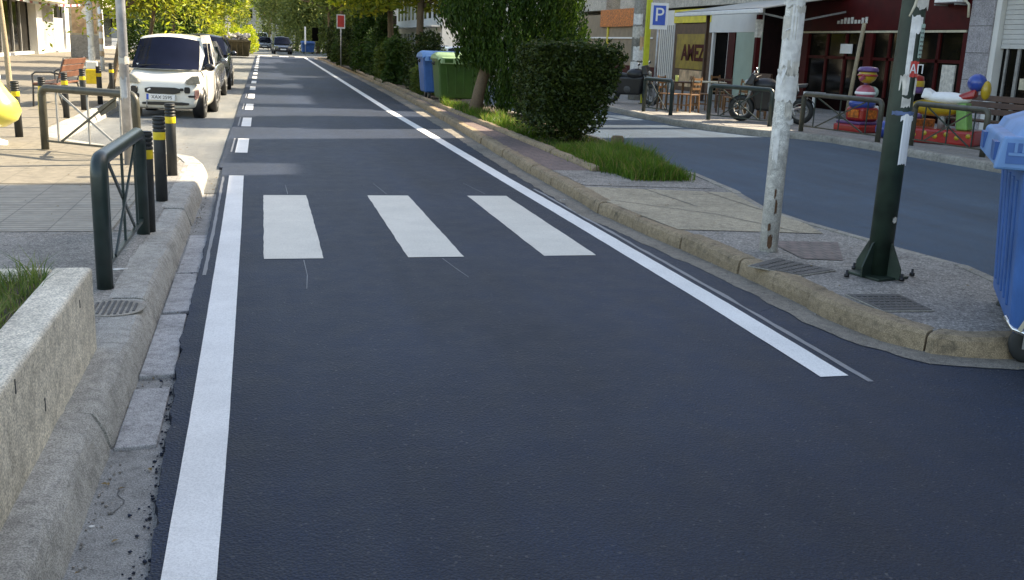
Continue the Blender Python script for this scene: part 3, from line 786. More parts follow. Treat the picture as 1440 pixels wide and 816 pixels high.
bollard(-3.26,18.49,'black bollard in front of the bench seat')
bollard(-3.28,20.38,'black bollard just right of the bench backrest')
bollard(-3.23,22.05,'black bollard between the white post and the lamp pole')
bollard(-3.30,24.3,'black bollard left of the thin tree trunk behind the lamp pole')
bollard(-3.3,26.5,'farthest black bollard beside the cream car')

# lamp pole on the left
e = empty('lamp_pole', (-1.5,12.1,.13), 0, 'slim galvanised pole with torn tape in front of the cream car', 'pole')
MB().tube([(0,0,-.03),(-.01,0,2),(-.02,0,4.5)], .052, 16).build('pole', M['galv'], e)
mb = MB()
wrap(mb,-.003,.0545,.74,.98,-3.3,-1.0,12,.03,90)
mb.build('torn_tape', M['galv'], e)
mb = MB(); wrap(mb,-.004,.0545,1.12,1.2,-3.0,.4,12,.015,91); mb.build('pasted_strip', M['paper2'], e)

# ------------------------------------------------------------------ white pole and green pole on the island
e = empty('white_pole', (3.86,7.04,.13), 0, 'white painted pole with torn posters and rusty foot on the traffic island', 'pole')
MB().tube([(0,0,-.02),(0.005,0,1),(.02,0,2),(.03,0,5.2)], [.072,.070,.067,.064], 20).build('pole', M['pale_pole'], e)
for z, a, ww, hh in ((.03,-2.0,.5,.10),(.16,-2.2,.3,.05),(.30,-1.7,.25,.10),(.42,-1.9,.2,.07)):
    mb = MB(); k = 6; vs = []
    for i in range(k+1):
        b = a + ww*(i/k-.5)
        j0 = rnd.uniform(-.02,.02); j1 = rnd.uniform(-.02,.02)
        vs += [(.0735*math.cos(b), .0735*math.sin(b), z+j0), (.0735*math.cos(b), .0735*math.sin(b), z+hh+j1)]
    mb.add(vs, [(2*i,2*i+2,2*i+3,2*i+1) for i in range(k)])
    mb.build('rust_patch', M['rust'], e)
mb = MB()
for i, (z0,z1,a0,a1) in enumerate(((.70,.95,-3.2,-2.2),(1.0,1.02,-3.14,3.14),(1.16,1.36,-3.3,-.3),(1.37,1.40,-3.14,3.14),(1.42,1.62,-2.9,-.2),(1.56,1.85,-2.2,-.3),(1.86,1.9,-3.14,3.14),(1.9,2.15,-3.0,-.9))):
    wrap(mb, .012, .0745+.0016*(i%3), z0, z1, a0, a1, 14, .018, i)
mb.build('torn_posters', M['paper'], e)
for i, (z0,z1,a0,a1) in enumerate(((1.36,1.46,-2.2,-1.0),(1.62,1.78,-3.2,-1.6),(1.8,1.86,-2.4,-.4),(1.05,1.14,-2.0,-1.3))):
    mb = MB(); wrap(mb, .015, .0785, z0, z1, a0, a1, 12, .02, 20+i)
    mb.build('brown_poster_remnant', M['paper2'], e)
mb = MB()
for (a,b) in (((-.03,-.06,1.42),(-.085,-.08,1.28)),((-.05,-.05,1.40),(-.07,-.07,1.33)),((.06,-.05,1.36),(.085,-.06,1.24)),((-.03,-.06,1.70),(-.08,-.07,1.68)),((.04,-.06,1.12),(.075,-.06,1.06))):
    mb.bar(a,b,.014,.003)
mb.build('loose_tape', M['paper'], e)

e = empty('green_pole', (4.24,6.13,.13), .25, 'dark green pole with gusseted foot, posters and red flyer on the island', 'pole')
MB().tube([(0,0,-.01),(0.01,0,1.2),(.02,0,1.9),(.05,0,5.0)], [.083,.082,.080,.076], 22).build('pole', M['pole_green'], e)
for k in range(4):
    a = k*PI/2 + .1
    m_ = Matrix.Rotation(a,4,'Z') @ Matrix.Rotation(PI/2,4,'X')
    MB().prism([(.06,0),(.185,0),(.185,.075),(.10,.235),(.06,.26)],-.006,.006,m_).build('gusset', M['pole_green'], e)
MB().box(-.15,.15,-.15,.15,-.005,.012).build('base_plate', M['pole_green'], e, bevel=.004)
for k, (x,y) in enumerate(((-.27,.03),(.24,-.1),(.02,-.2),(-.02,.2))):
    MB().lathe([(.018,0),(.018,.022),(.009,.024),(.009,.05),(.0,.05)],8,Matrix.Translation((x,y,.0))).build('anchor_bolt', M['black'], e)
mb = MB(); wrap(mb, .012, 0.0845, .80, 1.14, -2.05, -1.15, 8, .012, 41); wrap(mb, .016, 0.0850, 1.10,1.13,-2.3,-.9,8,.01,42)
mb.build('long_white_notice', M['white'], e)
mb = MB(); wrap(mb, .018, 0.0835, 1.30, 1.74, -2.45, -2.0, 6, .015, 43); wrap(mb, .018, 0.0835, 1.68, 1.79, -2.45, -1.5, 8, .01, 44)
mb.build('torn_paper_strip', M['paper'], e)
mb = MB(); wrap(mb, .02, 0.0845, 1.52, 1.74, -1.62, -1.05, 8, .004, 45); mb.build('phone_notice', M['mint'], e)
# printed lines of the notice
mb = MB()
for i in range(7):
    for q in range(2):
        wrap(mb, .02, 0.0860+.0002*q, 1.535+.028*i, 1.545+.028*i, -1.55+.25*q, -1.36+.25*q, 4, .001, 60+i)
mb.build('notice_print', M['iron'], e)
mb = MB(); wrap(mb, .018, 0.0845, 1.39, 1.495, -2.1, -1.25, 10, .003, 46); mb.build('red_flyer', M['red_poster'], e)
text('flyer_lettering', 'ΑΠ', .085, M['white'], e, (.018,-.092,1.44), (PI/2,0,-.1), .002)
mb = MB(); wrap(mb, .018, 0.0850, 1.27, 1.40, -2.75, -2.05, 8, .01, 47); mb.build('brown_flyer', M['paper2'], e)
mb = MB(); wrap(mb, .014, 0.0875, 1.135, 1.16, -3.0, -.6, 14, .004, 48); mb.build('blue_tie', M['blue_tape'], e)
MB().tube([(.01,-.07,1.98),(-.06,-.10,1.94),(-.11,-.12,1.85),(-.16,-.13,1.78)], [.012,.011,.009,.006], 7).build('frayed_strap', M['tan_bar'], e)
mb = MB(); mb.add([(0,-.08,2.0),(-.06,-.11,1.98),(-.15,-.13,1.93),(-.16,-.13,1.91),(-.06,-.1,1.92),(0,-.08,1.94)],[(0,1,4,5),(1,2,3,4)]); mb.build('loose_tape', M['paper'], e)
mb = MB(); wrap(mb, .03, 0.0825, 1.84, 2.15, -3.0, -.3, 14, .03, 49); mb.build('paper_residue', M['paper2'], e)

for q,(z0,z1,a0,a1) in enumerate(((.40,.43,-1.9,-1.5),(1.19,1.25,-2.4,-1.7),(1.27,1.38,-1.5,-1.2))):
    mb = MB(); wrap(mb, .014, .0855, z0, z1, a0, a1, 6, .012, 110+q); mb.build('paper_scrap', M['paper2'], e)

# ------------------------------------------------------------------ waste bins
def waste_bin(loc, rz, label, body, lid, bars=True):
    """local: front faces -Y, width along X"""
    e = empty('waste_container', loc, rz, label, 'waste bin', 'wheeled waste containers')
    W0, W1, D0, D1, zb, zt = .585, .66, .42, .49, .17, 1.10
    mb = MB()
    mb.hexa([(-W0,-D0,zb),(W0,-D0,zb),(W0,D0,zb),(-W0,D0,zb)],[(-W1,-D1,zt),(W1,-D1,zt),(W1,D1,zt),(-W1,D1,zt)])
    mb.build('body', M[body], e, bevel=.045, seg=4)
    for s_ in (-1,1):
        for x in (-.44,-.22,0,.22,.44):   # pressed ribs on front and back
            t0, t1 = .12, .82
            MB().hexa([(x*.86-.022,s_*(D0+(D1-D0)*t0)-.012,zb+.93*t0),(x*.86+.022,s_*(D0+(D1-D0)*t0)-.012,zb+.93*t0),(x*.86+.022,s_*(D0+(D1-D0)*t0)+.012,zb+.93*t0),(x*.86-.022,s_*(D0+(D1-D0)*t0)+.012,zb+.93*t0)],
                    [(x-.022,s_*(D0+(D1-D0)*t1)-.012,zb+.93*t1),(x+.022,s_*(D0+(D1-D0)*t1)-.012,zb+.93*t1),(x+.022,s_*(D0+(D1-D0)*t1)+.012,zb+.93*t1),(x-.022,s_*(D0+(D1-D0)*t1)+.012,zb+.93*t1)]).build('rib', M[body], e, bevel=.008)
    MB().box(-.69,.69,-.53,.53,1.075,1.125).build('rim', M[body], e, bevel=.015)
    mb = MB(); k = 9; vs = []
    for i in range(k):                # curved lid
        a = PI*i/(k-1); y = -.55*math.cos(a); z = 1.125+.15*math.sin(a)**.7
        for x in (-.68,-.60,.60,.68): vs.append((x, y, z-(.05 if abs(x) > .65 else 0)))
    mb.add(vs, [(i*4+j, i*4+j+1, (i+1)*4+j+1, (i+1)*4+j) for i in range(k-1) for j in range(3)], True)
    mb.add([vs[i*4] for i in range(k)], [tuple(range(k))]); mb.add([vs[i*4+3] for i in range(k)], [tuple(range(k-1,-1,-1))])
    lo = mb.build('lid', M[lid], e)
    lip = MB().hexa([(-.62,-.62,1.0),(.62,-.62,1.0),(.62,-.50,1.03),(-.62,-.50,1.03)],[(-.58,-.60,1.15),(.58,-.60,1.15),(.60,-.50,1.16),(-.60,-.50,1.16)]).build('lid_lip', M[lid], lo, bevel=.018, seg=3)
    for x in (-.42,.42):
        MB().hexa([(x-.10,-.625,1.03),(x+.10,-.625,1.03),(x+.10,-.60,1.04),(x-.10,-.60,1.04)],[(x-.10,-.628,1.12),(x+.10,-.628,1.12),(x+.10,-.60,1.12),(x-.10,-.60,1.12)]).build('grip_recess', M[body], lo)
    mb = MB()
    for x in (-.67,.67): mb.lathe([(.045,0),(.05,.03),(.02,.035),(.02,.07)],12,Matrix.Translation((x,0,1.0)) @ Matrix.Rotation(PI/2*(1 if x > 0 else -1),4,'Y'))
    mb.build('lifting_pins', M['black'], e)
    for x in (-.44,.44):
        for y in (-.30,.30):
            MB().lathe([(.04,-.026),(.088,-.026),(.1,-.015),(.1,.015),(.088,.026),(.04,.026)],18,Matrix.Translation((x,y,.1)) @ Matrix.Rotation(PI/2,4,'Y')).build('wheel', M['black_rubber'], e)
            MB().box(x-.045,x-.03,y-.03,y+.03,.08,.2).box(x+.03,x+.045,y-.03,y+.03,.08,.2).box(x-.05,x+.05,y-.045,y+.045,.17,.19).build('caster_fork', M['grey_metal'], e)
    return e
waste_bin((4.78,24.95,.13), 0, 'green wheeled waste container with faded lid standing behind the clipped hedge', 'bin_green', 'bin_green_lid')
waste_bin((4.83,27.7,.13), 0, 'dark blue recycling container directly behind the green one', 'bin_blue', 'bin_blue_lid')
waste_bin((4.5,107,.0), .1, 'tiny blue container far down the street beyond the stop line', 'bin_blue', 'bin_blue')
e = waste_bin((4.63,4.70,.0), R(-124.8), 'large blue recycling container cut off by the right edge beside the island tip', 'bin_blue', 'bin_blue_lid')
e.scale = (1,1,1.09)
# end of the lid lip with its hand hole, lever and pedal bar
MB().hexa([(.62,-.63,1.0),(.685,-.63,1.0),(.685,-.36,1.0),(.62,-.36,1.0)],[(.62,-.60,1.16),(.685,-.60,1.16),(.685,-.30,1.16),(.62,-.30,1.16)]).build('lid_end', M['bin_blue_lid'], e, bevel=.012)
MB().box(.683,.688,-.58,-.42,1.03,1.13).build('hand_hole', M['bin_blue'], e)
MB().box(.655,.661,-.1,.12,.72,.9).build('faded_sticker', M['paper2'], e)
mb = MB()
for k in range(4): mb.box(.687,.692,-.545+.038*k,-.53+.038*k,1.085,1.13)
mb.box(.687,.692,-.57,-.43,1.07,1.083)
mb.build('grip_bars', M['bin_blue_lid'], e)
MB().bar((.595,-.37,.20),(.70,-.02,.98),.03,.022).build('lifting_lever', M['tan_bar'], e)
MB().tube([(.50,-.44,.24),(.58,-.40,.20),(.62,-.30,.18),(.63,.3,.18),(.58,.40,.2)], .014, 8).build('pedal_bar', M['chrome'], e)

# ------------------------------------------------------------------ hedge, cypress, island plants
blobs = []
for i in range(6):
    for j in range(3):
        for k in range(4):
            blobs.append(((-.76+(.202-.03*(k==0)+.006*k)*i+rnd.uniform(-.03,.03), -.5+.5*j+rnd.uniform(-.05,.05), .50+.30*k+rnd.uniform(-.04,.06)-.05*(i<1)), (.20*(1.0 if k else .8), .34, .22)))
blobs += [((-.55,0,.25),(.3,.4,.25)),((-.2,-.2,.22),(.35,.4,.25)),((.1,.1,.3),(.25,.4,.25))]
shrub((5.03,15.95,.12), blobs, 17000, .037, 'leaf_hedge', 'dark clipped square hedge on the island behind the grass', None, 'hedge', 'hedge', 3, 9, .5, .75)
hd = [o for o in col.objects if o.name.startswith('foliage') and o.parent and o.parent.name == 'hedge'][0]
hm = MB(); hm.v = [tuple(q.co) for q in hd.data.vertices]; hm.f = [tuple(q.vertices) for q in hd.data.polygons]; hm.sm = [False]*len(hm.f)
g = random.Random(4)
for k in range(9500):
    z = .22+1.28*g.random()**.7; tp = z/1.5
    xl, xr, yl, yr = -.86-.04*tp, .12+.33*tp, -.72-.06*tp, .70
    side = g.random()
    if side < .30: p = Vector((g.uniform(xl,xr), g.uniform(yl,yr), 1.50))
    elif side < .68: p = Vector((g.uniform(xl,xr), yl, z))
    elif side < .82: p = Vector((xl, g.uniform(yl,yr), z))
    elif side < .94: p = Vector((xr, g.uniform(yl,yr), z))
    else: p = Vector((g.uniform(xl,xr), yr, z))
    q = p + Vector((noise.noise(p*2.3), noise.noise(p*2.3+Vector((5,0,0))), noise.noise(p*2.3+Vector((0,7,0)))))*.11 + rand_dir()*.035
    leaf_quad(hm, q, .037*g.uniform(.6,1.3), .3, .5)
hm.build('foliage_tmp', M['leaf_hedge']); tmp = bpy.data.objects['foliage_tmp']; hd.data = tmp.data; bpy.data.objects.remove(tmp)
# cypress: dense upright sprays
e = empty('cypress_tree', (4.66,21.2,.12), 0, 'tall dense dark conifer with reddish trunk on the island behind the hedge', 'tree')
MB().tube([(-.3,-.1,-.02),(-.2,0,.5),(.05,.1,1.4),(.5,.1,3.5),(.55,.1,6.5)], [.16,.125,.11,.09,.03], 10).build('trunk', M['bark'], e)
cb = MB(); g = random.Random(8)
for k in range(5400):
    a = g.uniform(0,2*PI); zb = g.uniform(.08 if math.cos(a) > -.5 else .95,5.2); rad = (1.48 if zb < 3 else 1.48*(1-(zb-3)/6))*(.88 if zb < 1.0 else 1)
    q = rad*g.uniform(.25,1.0)**.5
    if zb < 1.7 and math.cos(a) < -.4: q *= .80
    q *= 1+.18*noise.noise(Vector((a*1.5,zb*1.1,2)))
    c = Vector((.52+q*math.cos(a), .1+q*math.sin(a), zb)); out = Vector((math.cos(a)*.25, math.sin(a)*.25, 1)).normalized()
    L = g.uniform(.28,.6)
    for i in range(17):
        t = i/16; p = c + out*L*t + Vector((g.gauss(0,.055*(1-t*.7)),g.gauss(0,.055*(1-t*.7)),0))
        d = (out + rand_dir()*.5).normalized()*.048*(1.2-.6*t); b = d.cross(rand_dir()); b = b.normalized()*.019 if b.length > .001 else Vector((.019,0,0))
        o = len(cb.v); cb.v += [tuple(p-d),tuple(p+b),tuple(p+d),tuple(p-b)]; cb.f.append((o,o+1,o+2,o+3)); cb.sm.append(False)
cb.build('crown', M['leaf_cypress'], e)
# island grass
def gm(g):
    y = g.uniform(11.1,14.4); t = (y-11.1)/3.3
    xl = 4.12 if y > 11.8 else 4.25; xr = 4.95+.5*t
    x = g.uniform(xl,xr); hs = .5+.8*max(.1,noise.noise(Vector((x*2.5,y*1.6,7)))+.55)
    if y > 13: hs *= .55
    e_ = max(0, min(1, min(x-xl, xr-x, y-11.1)/.28)); hs *= .4+.6*e_
    return x+g.gauss(0,.05), y+g.gauss(0,.06), hs
grass('grass', gm, 19000, .11, .37, .0045, 'grass', 'lush green grass patch at the end of the planted island', 5, .5, .125)
def gm2(g):
    y = g.uniform(16.4,24); x = g.uniform(4.15,4.15+.55*(1-(y-16.4)/14)); return x, y, .7+.6*noise.noise(Vector((x*3,y*2,1)))
grass('grass', gm2, 7000, .14, .34, .008, 'grass', 'bright grass strip along the inner kerb below the green container', 6, .5, .125)
def gm3(g):
    y = g.uniform(14,17.5); x = g.uniform(4.15,5.5); return x, y, .5
grass('grass', gm3, 2500, .06, .16, .006, 'grass', 'short grass around the foot of the clipped hedge', 7, .5, .125)
mb = MB().lathe([(.10,0),(.095,.1),(.10,.2),(.08,.24),(.0,.23)],9,smooth=False)
tag(mb.build('tree_stump', M['bark'], loc=(5.2,14.4,.12)), 'small weathered stump at the back of the grass patch', 'stump')
# shrubs and conifers further along the island
lab = ['squared dark bush next to the blue container on the island','loose green bush before the dark conifers','low bright bush at the island kerb','dark rounded bush in the middle of the island row','tall dark conifer bush in the island row','deep green conifer bush rising over its neighbours','dusky bush behind the conifers','pale-tipped bush past the conifers','small dark bush near the island end','last dark bush at the far end of the island','low leafy bush in front of the blue container']
sp = [(4.9,32.2,.75,1.0,1.75,'leaf_hedge'),(4.75,36.5,.6,.9,1.5,'leaf_dark'),(4.7,39.5,.55,.9,1.25,'leaf_mid'),(4.95,44,.75,1.2,1.9,'leaf_dark'),(5.0,43,.8,.9,3.6,'leaf_dark'),(4.9,49,.85,1.1,3.9,'leaf_cypress'),(5.0,55,.75,1.3,2.9,'leaf_dark'),(4.9,61,.7,1.5,2.1,'leaf_hedge'),(4.9,68,.7,1.6,2.4,'leaf_dark'),(4.95,77,.7,2,2.7,'leaf_hedge'),(4.55,29.6,.42,.6,.85,'leaf_mid')]
for i, (x,y,rx,ry,h,m_) in enumerate(sp):
    g = random.Random(i); bl = []
    kz = max(2, int(h/.5))
    for k in range(kz):
        for q in range(5):
            z = h*(k+.5)/kz; sh = 1 if h < 2.2 else (1-.55*(z/h))
            bl.append(((g.uniform(-.5,.5)*rx*sh, g.uniform(-.6,.6)*ry*sh, z+g.uniform(-.08,.08)), (rx*.55*sh, ry*.5*sh, h/kz*.75)))
    shrub((x,y,.12), bl, 4200 if h < 3 else 6000, .055 if y < 36 else .085, m_, lab[i], 'bushes along the island', 'bush', 'bush', i, 5)
# trees on the island
tree((4.85,32.8,.12), 0, 2.7, 3.9, 1.9, 11000, .11, 'leaf_yellow', 'yellow-green tree with brown trunk beside the squared island bush', 'trees on the island', .15, 'bark', 1, (.1,0))
tree((4.9,40.5,.12), 0, 2.7, 4.4, 2.2, 8500, .14, 'leaf_yellow', 'second yellow-green tree on the island behind the first', 'trees on the island', .14, 'bark', 2)
tree((4.9,52,.12), 0, 2.7, 4.8, 2.2, 7500, .15, 'leaf_mid', 'mid green tree above the conifer bushes', 'trees on the island', .14, 'bark', 3)
tree((4.7,63,.12), 0, 3.0, 5.2, 2.0, 4500, .16, 'leaf_lime', 'bright yellow tree above the red sign on the island', 'trees on the island', .14, 'bark', 4)
tree((5.0,80,.12), 0, 3.2, 5.2, 2.6, 4500, .17, 'leaf_mid', 'green tree near the far end of the island', 'trees on the island', .15, 'bark', 5)
# willow-like trees beyond the crossing
wl = [((5.8,112,0),4.4,6.2,4.6,'leaf_willow','feathery pale green tree beside the far blue container'),((4.0,126,0),4.2,6.6,5,'leaf_willow','feathery tree overhanging the far cars'),((8.5,100,0),3.8,5.5,4.2,'leaf_mid','green tree right of the far blue container'),((9.5,120,0),5,7,5.5,'leaf_willow','broad pale tree behind the far blue container'),((-5.5,118,0),3.8,6.0,4.0,'leaf_mid','green tree left of the far cars'),((-4,140,0),4.5,6.5,5,'leaf_mid','tree left at the very end of the street'),((6,150,0),5.5,7.5,6,'leaf_mid','tree right at the very end of the street'),((1.2,185,0),6,9,7,'leaf_mid','tree closing the street view in the middle'),((-11,165,0),6,8,7,'leaf_mid','distant tree behind the left shopfronts'),((14,170,0),7,8,7,'leaf_mid','distant tree behind the right buildings')]
for i, (p,rad,cz,rz,m_,l) in enumerate(wl):
    tree(p, 0, rad, cz-.9, rz, 6500, .25, m_, l, 'trees at the end of the street', .2, 'bark', 20+i, (0,0), 220 if 'willow' in m_ else 90)
# left row of street trees
lt = [(-3.75,27.4,2.1,3.35,1.6,'leaf_lime','lime-leaved street tree directly behind the cream car'),(-3.7,34,2.3,3.5,1.7,'leaf_yellow','yellow-green street tree over the grey saloon'),(-3.6,41,2.4,3.7,1.8,'leaf_mid','shady street tree third in the left row'),(-3.55,49,2.4,3.9,1.9,'leaf_lime','bright yellow street tree overhanging the parking lane'),(-3.5,58,2.4,4.1,2.1,'leaf_yellow','yellow street tree before the skip'),(-3.6,70,2.4,4.2,2.2,'leaf_mid','green street tree beside the skip'),(-3.6,96,2.5,5.0,2.3,'leaf_yellow','pale street tree beyond the stop line')]
for i, (x,y,rad,cz,rz,m_,l) in enumerate(lt):
    tree((x,y,.13), 0, rad, cz, rz, 14000 if y < 45 else 7000, .088 if y < 45 else .15, m_, l, 'street trees on the left', .075, 'bark', 40+i, (.55,0) if y < 60 else (.2,0), 60)
tree((-5.2,23.4,.13), 0, 1.9, 4.3, 1.6, 3600, .10, 'leaf_yellow', 'thin curved street tree tied with warning tape at the left edge', 'street trees on the left', .06, 'bark_pale', 60, (-.15,.1))
shrub((-4.9,46,.13), [((0,0,1.3),(.9,1,1.2)),((.9,.6,1.0),(.8,.8,1.0)),((1.5,2,1.5),(1,1,1.2))], 6000, .09, 'leaf_dark', 'dark tall shrub behind the cream car roof', None, 'shrub', 'shrub', 71)
shrub((-2.4,92,.0), [((0,0,1.2),(1.3,2,1.3)),((1.1,3,1.1),(1.0,2,1.3)),((-1.2,2,1.4),(1,2,1.3))], 5200, .14, 'leaf_lime', 'bright sunlit yellow-green shrub behind the rubble skip', None, 'shrub', 'shrub', 72)

# ------------------------------------------------------------------ vehicles
def car(loc, rz, P, label, group='cars'):
    """nose towards local -Y, wheels on z=0"""
    L, W, H = P['L'], P['W'], P['H']; e = empty(P.get('name','parked_car'), loc, rz, label, 'car', group)
    hw = W/2; body = M[P['paint']]; mb = MB()
    st = P['st']; k = None; vs = []
    for (t, zb, zt, ws) in st:     # along the car: bottom, top, width factor
        y = -L/2 + L*t; w_ = hw*ws; zm = zb+(zt-zb)*.55
        ring = [(w_*.80,zb),(w_*.95,zb+.05),(w_,zm-.08),(w_*.985,zm+.06),(w_*.93,zt-.07),(w_*.80,zt-.012),(w_*.4,zt),(0,zt+.008)]
        ring = ring + [(-x,z) for x,z in reversed(ring[:-1])]
        k = len(ring); vs += [(x,y,z) for x,z in ring]
    fs = [(i*k+j, i*k+(j+1)%k, (i+1)*k+(j+1)%k, (i+1)*k+j) for i in range(len(st)-1) for j in range(k)]
    fs += [tuple(range(k-1,-1,-1)), tuple((len(st)-1)*k+j for j in range(k))]
    mb.add(vs, [tuple(reversed(q)) for q in fs], True)
    mb.build('body', body, e, sub=2)
    # cabin
    f0, f1, r1, r0 = P['cab']; zb = P['belt']; wb, wt = hw*.90, hw*P.get('tw',.74)
    yf0, yf1, yr1, yr0 = [-L/2+L*t for t in (f0,f1,r1,r0)]; zt = H; bul = P.get('bul',.10)
    us = [-1,-.8,-.4,0,.4,.8,1]
    def cab(a, b, c, o=0):  # a: u across, b: 0 base..1 roof ; c: 'f' or 'r'
        w_ = wb+(wt-wb)*b
        if c == 'f': y = yf0+(yf1-yf0)*b - bul*(1-a*a)*(1-.3*b) - o
        else: y = yr0+(yr1-yr0)*b + bul*.6*(1-a*a) + o
        return (a*w_, y, zb+(zt-zb-.09)*b + (.09*max(0,b-.5)*2)*(1-a*a*.95))
    mb = MB(); vs = []
    rows = [('f',0),('f',.5),('f',1),('r',1),('r',.5),('r',0)]
    for c, b in rows:
        vs += [cab(a,b,c) for a in us]
    K = len(us)
    fs = [(i*K+j, i*K+j+1, (i+1)*K+j+1, (i+1)*K+j) for i in range(5) for j in range(K-1)]
    for s_ in (0, K-1):
        fs += [(0*K+s_,1*K+s_,4*K+s_,5*K+s_),(1*K+s_,2*K+s_,3*K+s_,4*K+s_)]
    mb.add(vs, fs, True)
    mb.build('roof', body, e, bevel=.075, seg=5)
    def pane(name, pts, m=M['glass'], par=e):
        return MB().add(pts, [tuple(range(len(pts)))], False).build(name, m, par)
    for nm, c in (('windshield','f'),('rear_window','r')):
        mb = MB(); vs = []; bs = (.02,.35,.65,.92)
        aa = [-.97,-.72,-.36,0,.36,.72,.97]
        for b in bs: vs += [cab(a*(1 if .1 < b < .9 else .985),b,c,.012) for a in aa]
        mb.add(vs, [(i*7+j,i*7+j+1,(i+1)*7+j+1,(i+1)*7+j) for i in range(3) for j in range(6)], True); mb.build(nm, M['glass'], e)
    for s_ in (-1,1):
        def sd(t, b): # t along the car 0 front..1 rear
            w_ = (wb+(wt-wb)*b)+.010; y0 = yf0+(yf1-yf0)*b; y1 = yr0+(yr1-yr0)*b
            return (s_*w_, y0+(y1-y0)*t, zb+(zt-zb-.09)*b)
        for t0, t1 in P['win']:
            pane('side_window', [sd(t0,.10),sd(t1,.10),sd(t1,.86),sd(t0+.03,.86)])
        # door line and handle
        mb = MB(); wx = hw*1.0
        for yq in P.get('doors',[]): mb.box(s_*wx-.004,s_*wx+.004,-L/2+L*yq-.006,-L/2+L*yq+.006,.32,zb-.1)
        if mb.v: mb.build('door_gap', M['black'], e)
        mx = s_*(hw*.97); my = -L/2+L*(f0+.07)
        mo = MB().ball((mx+s_*.10,my,zb+.06),(.10,.06,.075),12,8).bar((mx-s_*.04,my,zb+.02),(mx+s_*.06,my,zb+.05),.03,.03).build('wing_mirror', M[P.get('mirror',P['paint'])], e)
        for wy in P['wh']:
            y = -L/2+L*wy; rw = P['rw']
            mt = Matrix.Translation((s_*(hw-.115),y,rw)) @ Matrix.Rotation(s_*PI/2,4,'Y')
            MB().lathe([(rw+.035,-.10),(rw+.035,.097)],26,mt).build('wheel_arch', M['black'], e)
            wl_ = empty('wheel', (0,0,0)); wl_.parent = e
            MB().lathe([(rw*.62,-.09),(rw*.93,-.09),(rw,-.06),(rw,.075),(rw*.93,.105),(rw*.64,.108)],26,mt).build('tyre', M['black_rubber'], wl_)
            rm = MB().lathe([(.0,.075),(rw*.2,.095),(rw*.28,.085),(rw*.63,.10),(rw*.66,.112),(rw*.64,.06)],20,mt,cap=False)
            for q in range(5):
                a = q*2*PI/5; rm.bar(tuple(mt @ Vector((rw*.2*math.cos(a),rw*.2*math.sin(a),.098))),tuple(mt @ Vector((rw*.62*math.cos(a),rw*.62*math.sin(a),.108))),.05,.012)
            rm.build('rim', M['grey_metal'], wl_)
    return e, cab
def face_on(e, st, L, W, items):
    """small front details lie on the nose: (name, u, z, halfw, halfh, material, tilt)"""
    for nm, x, z, a, b, m_, y, rot, pts in items:
        if pts is None: pts = [(-a,-b*.6),(-a*.7,-b),(a*.7,-b),(a,-b*.6),(a,b*.6),(a*.7,b),(-a*.7,b),(-a,b*.6)]
        mt = Matrix.Translation((x,y,z)) @ Matrix.Rotation(rot,4,'Z') @ Matrix.Rotation(PI/2,4,'X')
        MB().prism(pts, -.03, .03, mt).build(nm, M[m_], e, bevel=.008)
# small cream city car, nose to the camera
SM = dict(name='city_car', L=2.5, W=1.5, H=1.62, paint='car_white', rw=.29, wh=(.17,.87), belt=.93, cab=(.16,.44,.93,1.0), tw=.80, bul=.20, mirror='black',
          st=[(0,.24,.62,.70),(.025,.18,.76,.86),(.09,.15,.875,.955),(.18,.14,.955,.995),(.24,.14,.965,1),(.5,.14,.97,1),(.8,.16,1.0,1),(.97,.22,1.0,.95),(1,.30,.95,.86)],
          win=[(.10,.56),(.62,.90)], doors=(.27,.70))
cx_, cy_ = -1.80, 22.15
sm, cab = car((cx_,cy_,-.03), -.09, SM, 'small cream city car with tinted windscreen and broken front bumper', 'cars parked on the left')
yn = -1.25
it = [('headlight', -.56,.745,.15,.075,'lamp',yn+.052,-.42,[(-.15,-.07),(.08,-.085),(.15,-.06),(.12,0),(0,.08),(-.12,.09)]),
      ('headlight', .56,.745,.15,.075,'lamp',yn+.052,.42,[(.15,-.07),(-.08,-.085),(-.15,-.06),(-.12,0),(0,.08),(.12,.09)]),
      ('grille_opening', 0,.535,.33,.062,'black',yn-.005,0,None),
      ('lower_intake', .05,.285,.44,.03,'black',yn+.005,0,None),
      ('fog_lamp_hole', -.53,.545,.065,.065,'black',yn+.03,-.3,None),
      ('fog_lamp_hole', .46,.55,.055,.06,'black',yn+.02,.25,None),
      ('bumper_cutout', .36,.56,.035,.025,'black',yn-.0,0.1,None),
      ('bumper_cutout', -.55,.43,.11,.05,'black',yn+.04,-.35,None),
      ('broken_corner', .62,.47,.085,.13,'broken',yn+.10,.75,[(-.07,-.08),(-.03,-.11),(.04,-.06),(.06,.04),(.04,.09),(-.05,.08)]),
      ('bumper_cutout', .54,.43,.07,.02,'black',yn+.045,.35,None)]
face_on(sm, None, 2.5, 1.5, it)
pl = MB().box(-.27,.27,-.012,.012,-.058,.058).build('number_plate', M['white'], sm, loc=(-.03,yn-.045,.405), bevel=.004); pl.rotation_euler = (0,.03,.0)
MB().box(-.268,-.225,-.0145,-.012,-.056,.056).build('blue_plate_band', M['sign_blue'], pl)
text('plate_lettering', 'XAX·2595', .092, M['black'], pl, (.02,-.0135,.0), (PI/2,0,0), .0015, sx=.98)
MB().tube([(-.29,yn-.05,.34),(-.30,yn-.055,.24),(-.285,yn-.05,.20)], .012, 6).build('hanging_clip', M['grey_metal'], sm)
MB().bar((-.34,yn-.02,.50),(-.22,yn-.03,.57),.02,.03).build('bumper_bracket', M['white'], sm)
MB().bar((-.5,yn+.33,1.0),(.1,yn+.31,1.02),.015,.02).build('wiper', M['black'], sm)
mb = MB().add([(-.55,yn+.395,1.03),(-.50,yn+.395,1.03),(-.525,yn+.385,1.0)],[(0,1,2)]); mb.build('windscreen_sticker', M['white'], sm)

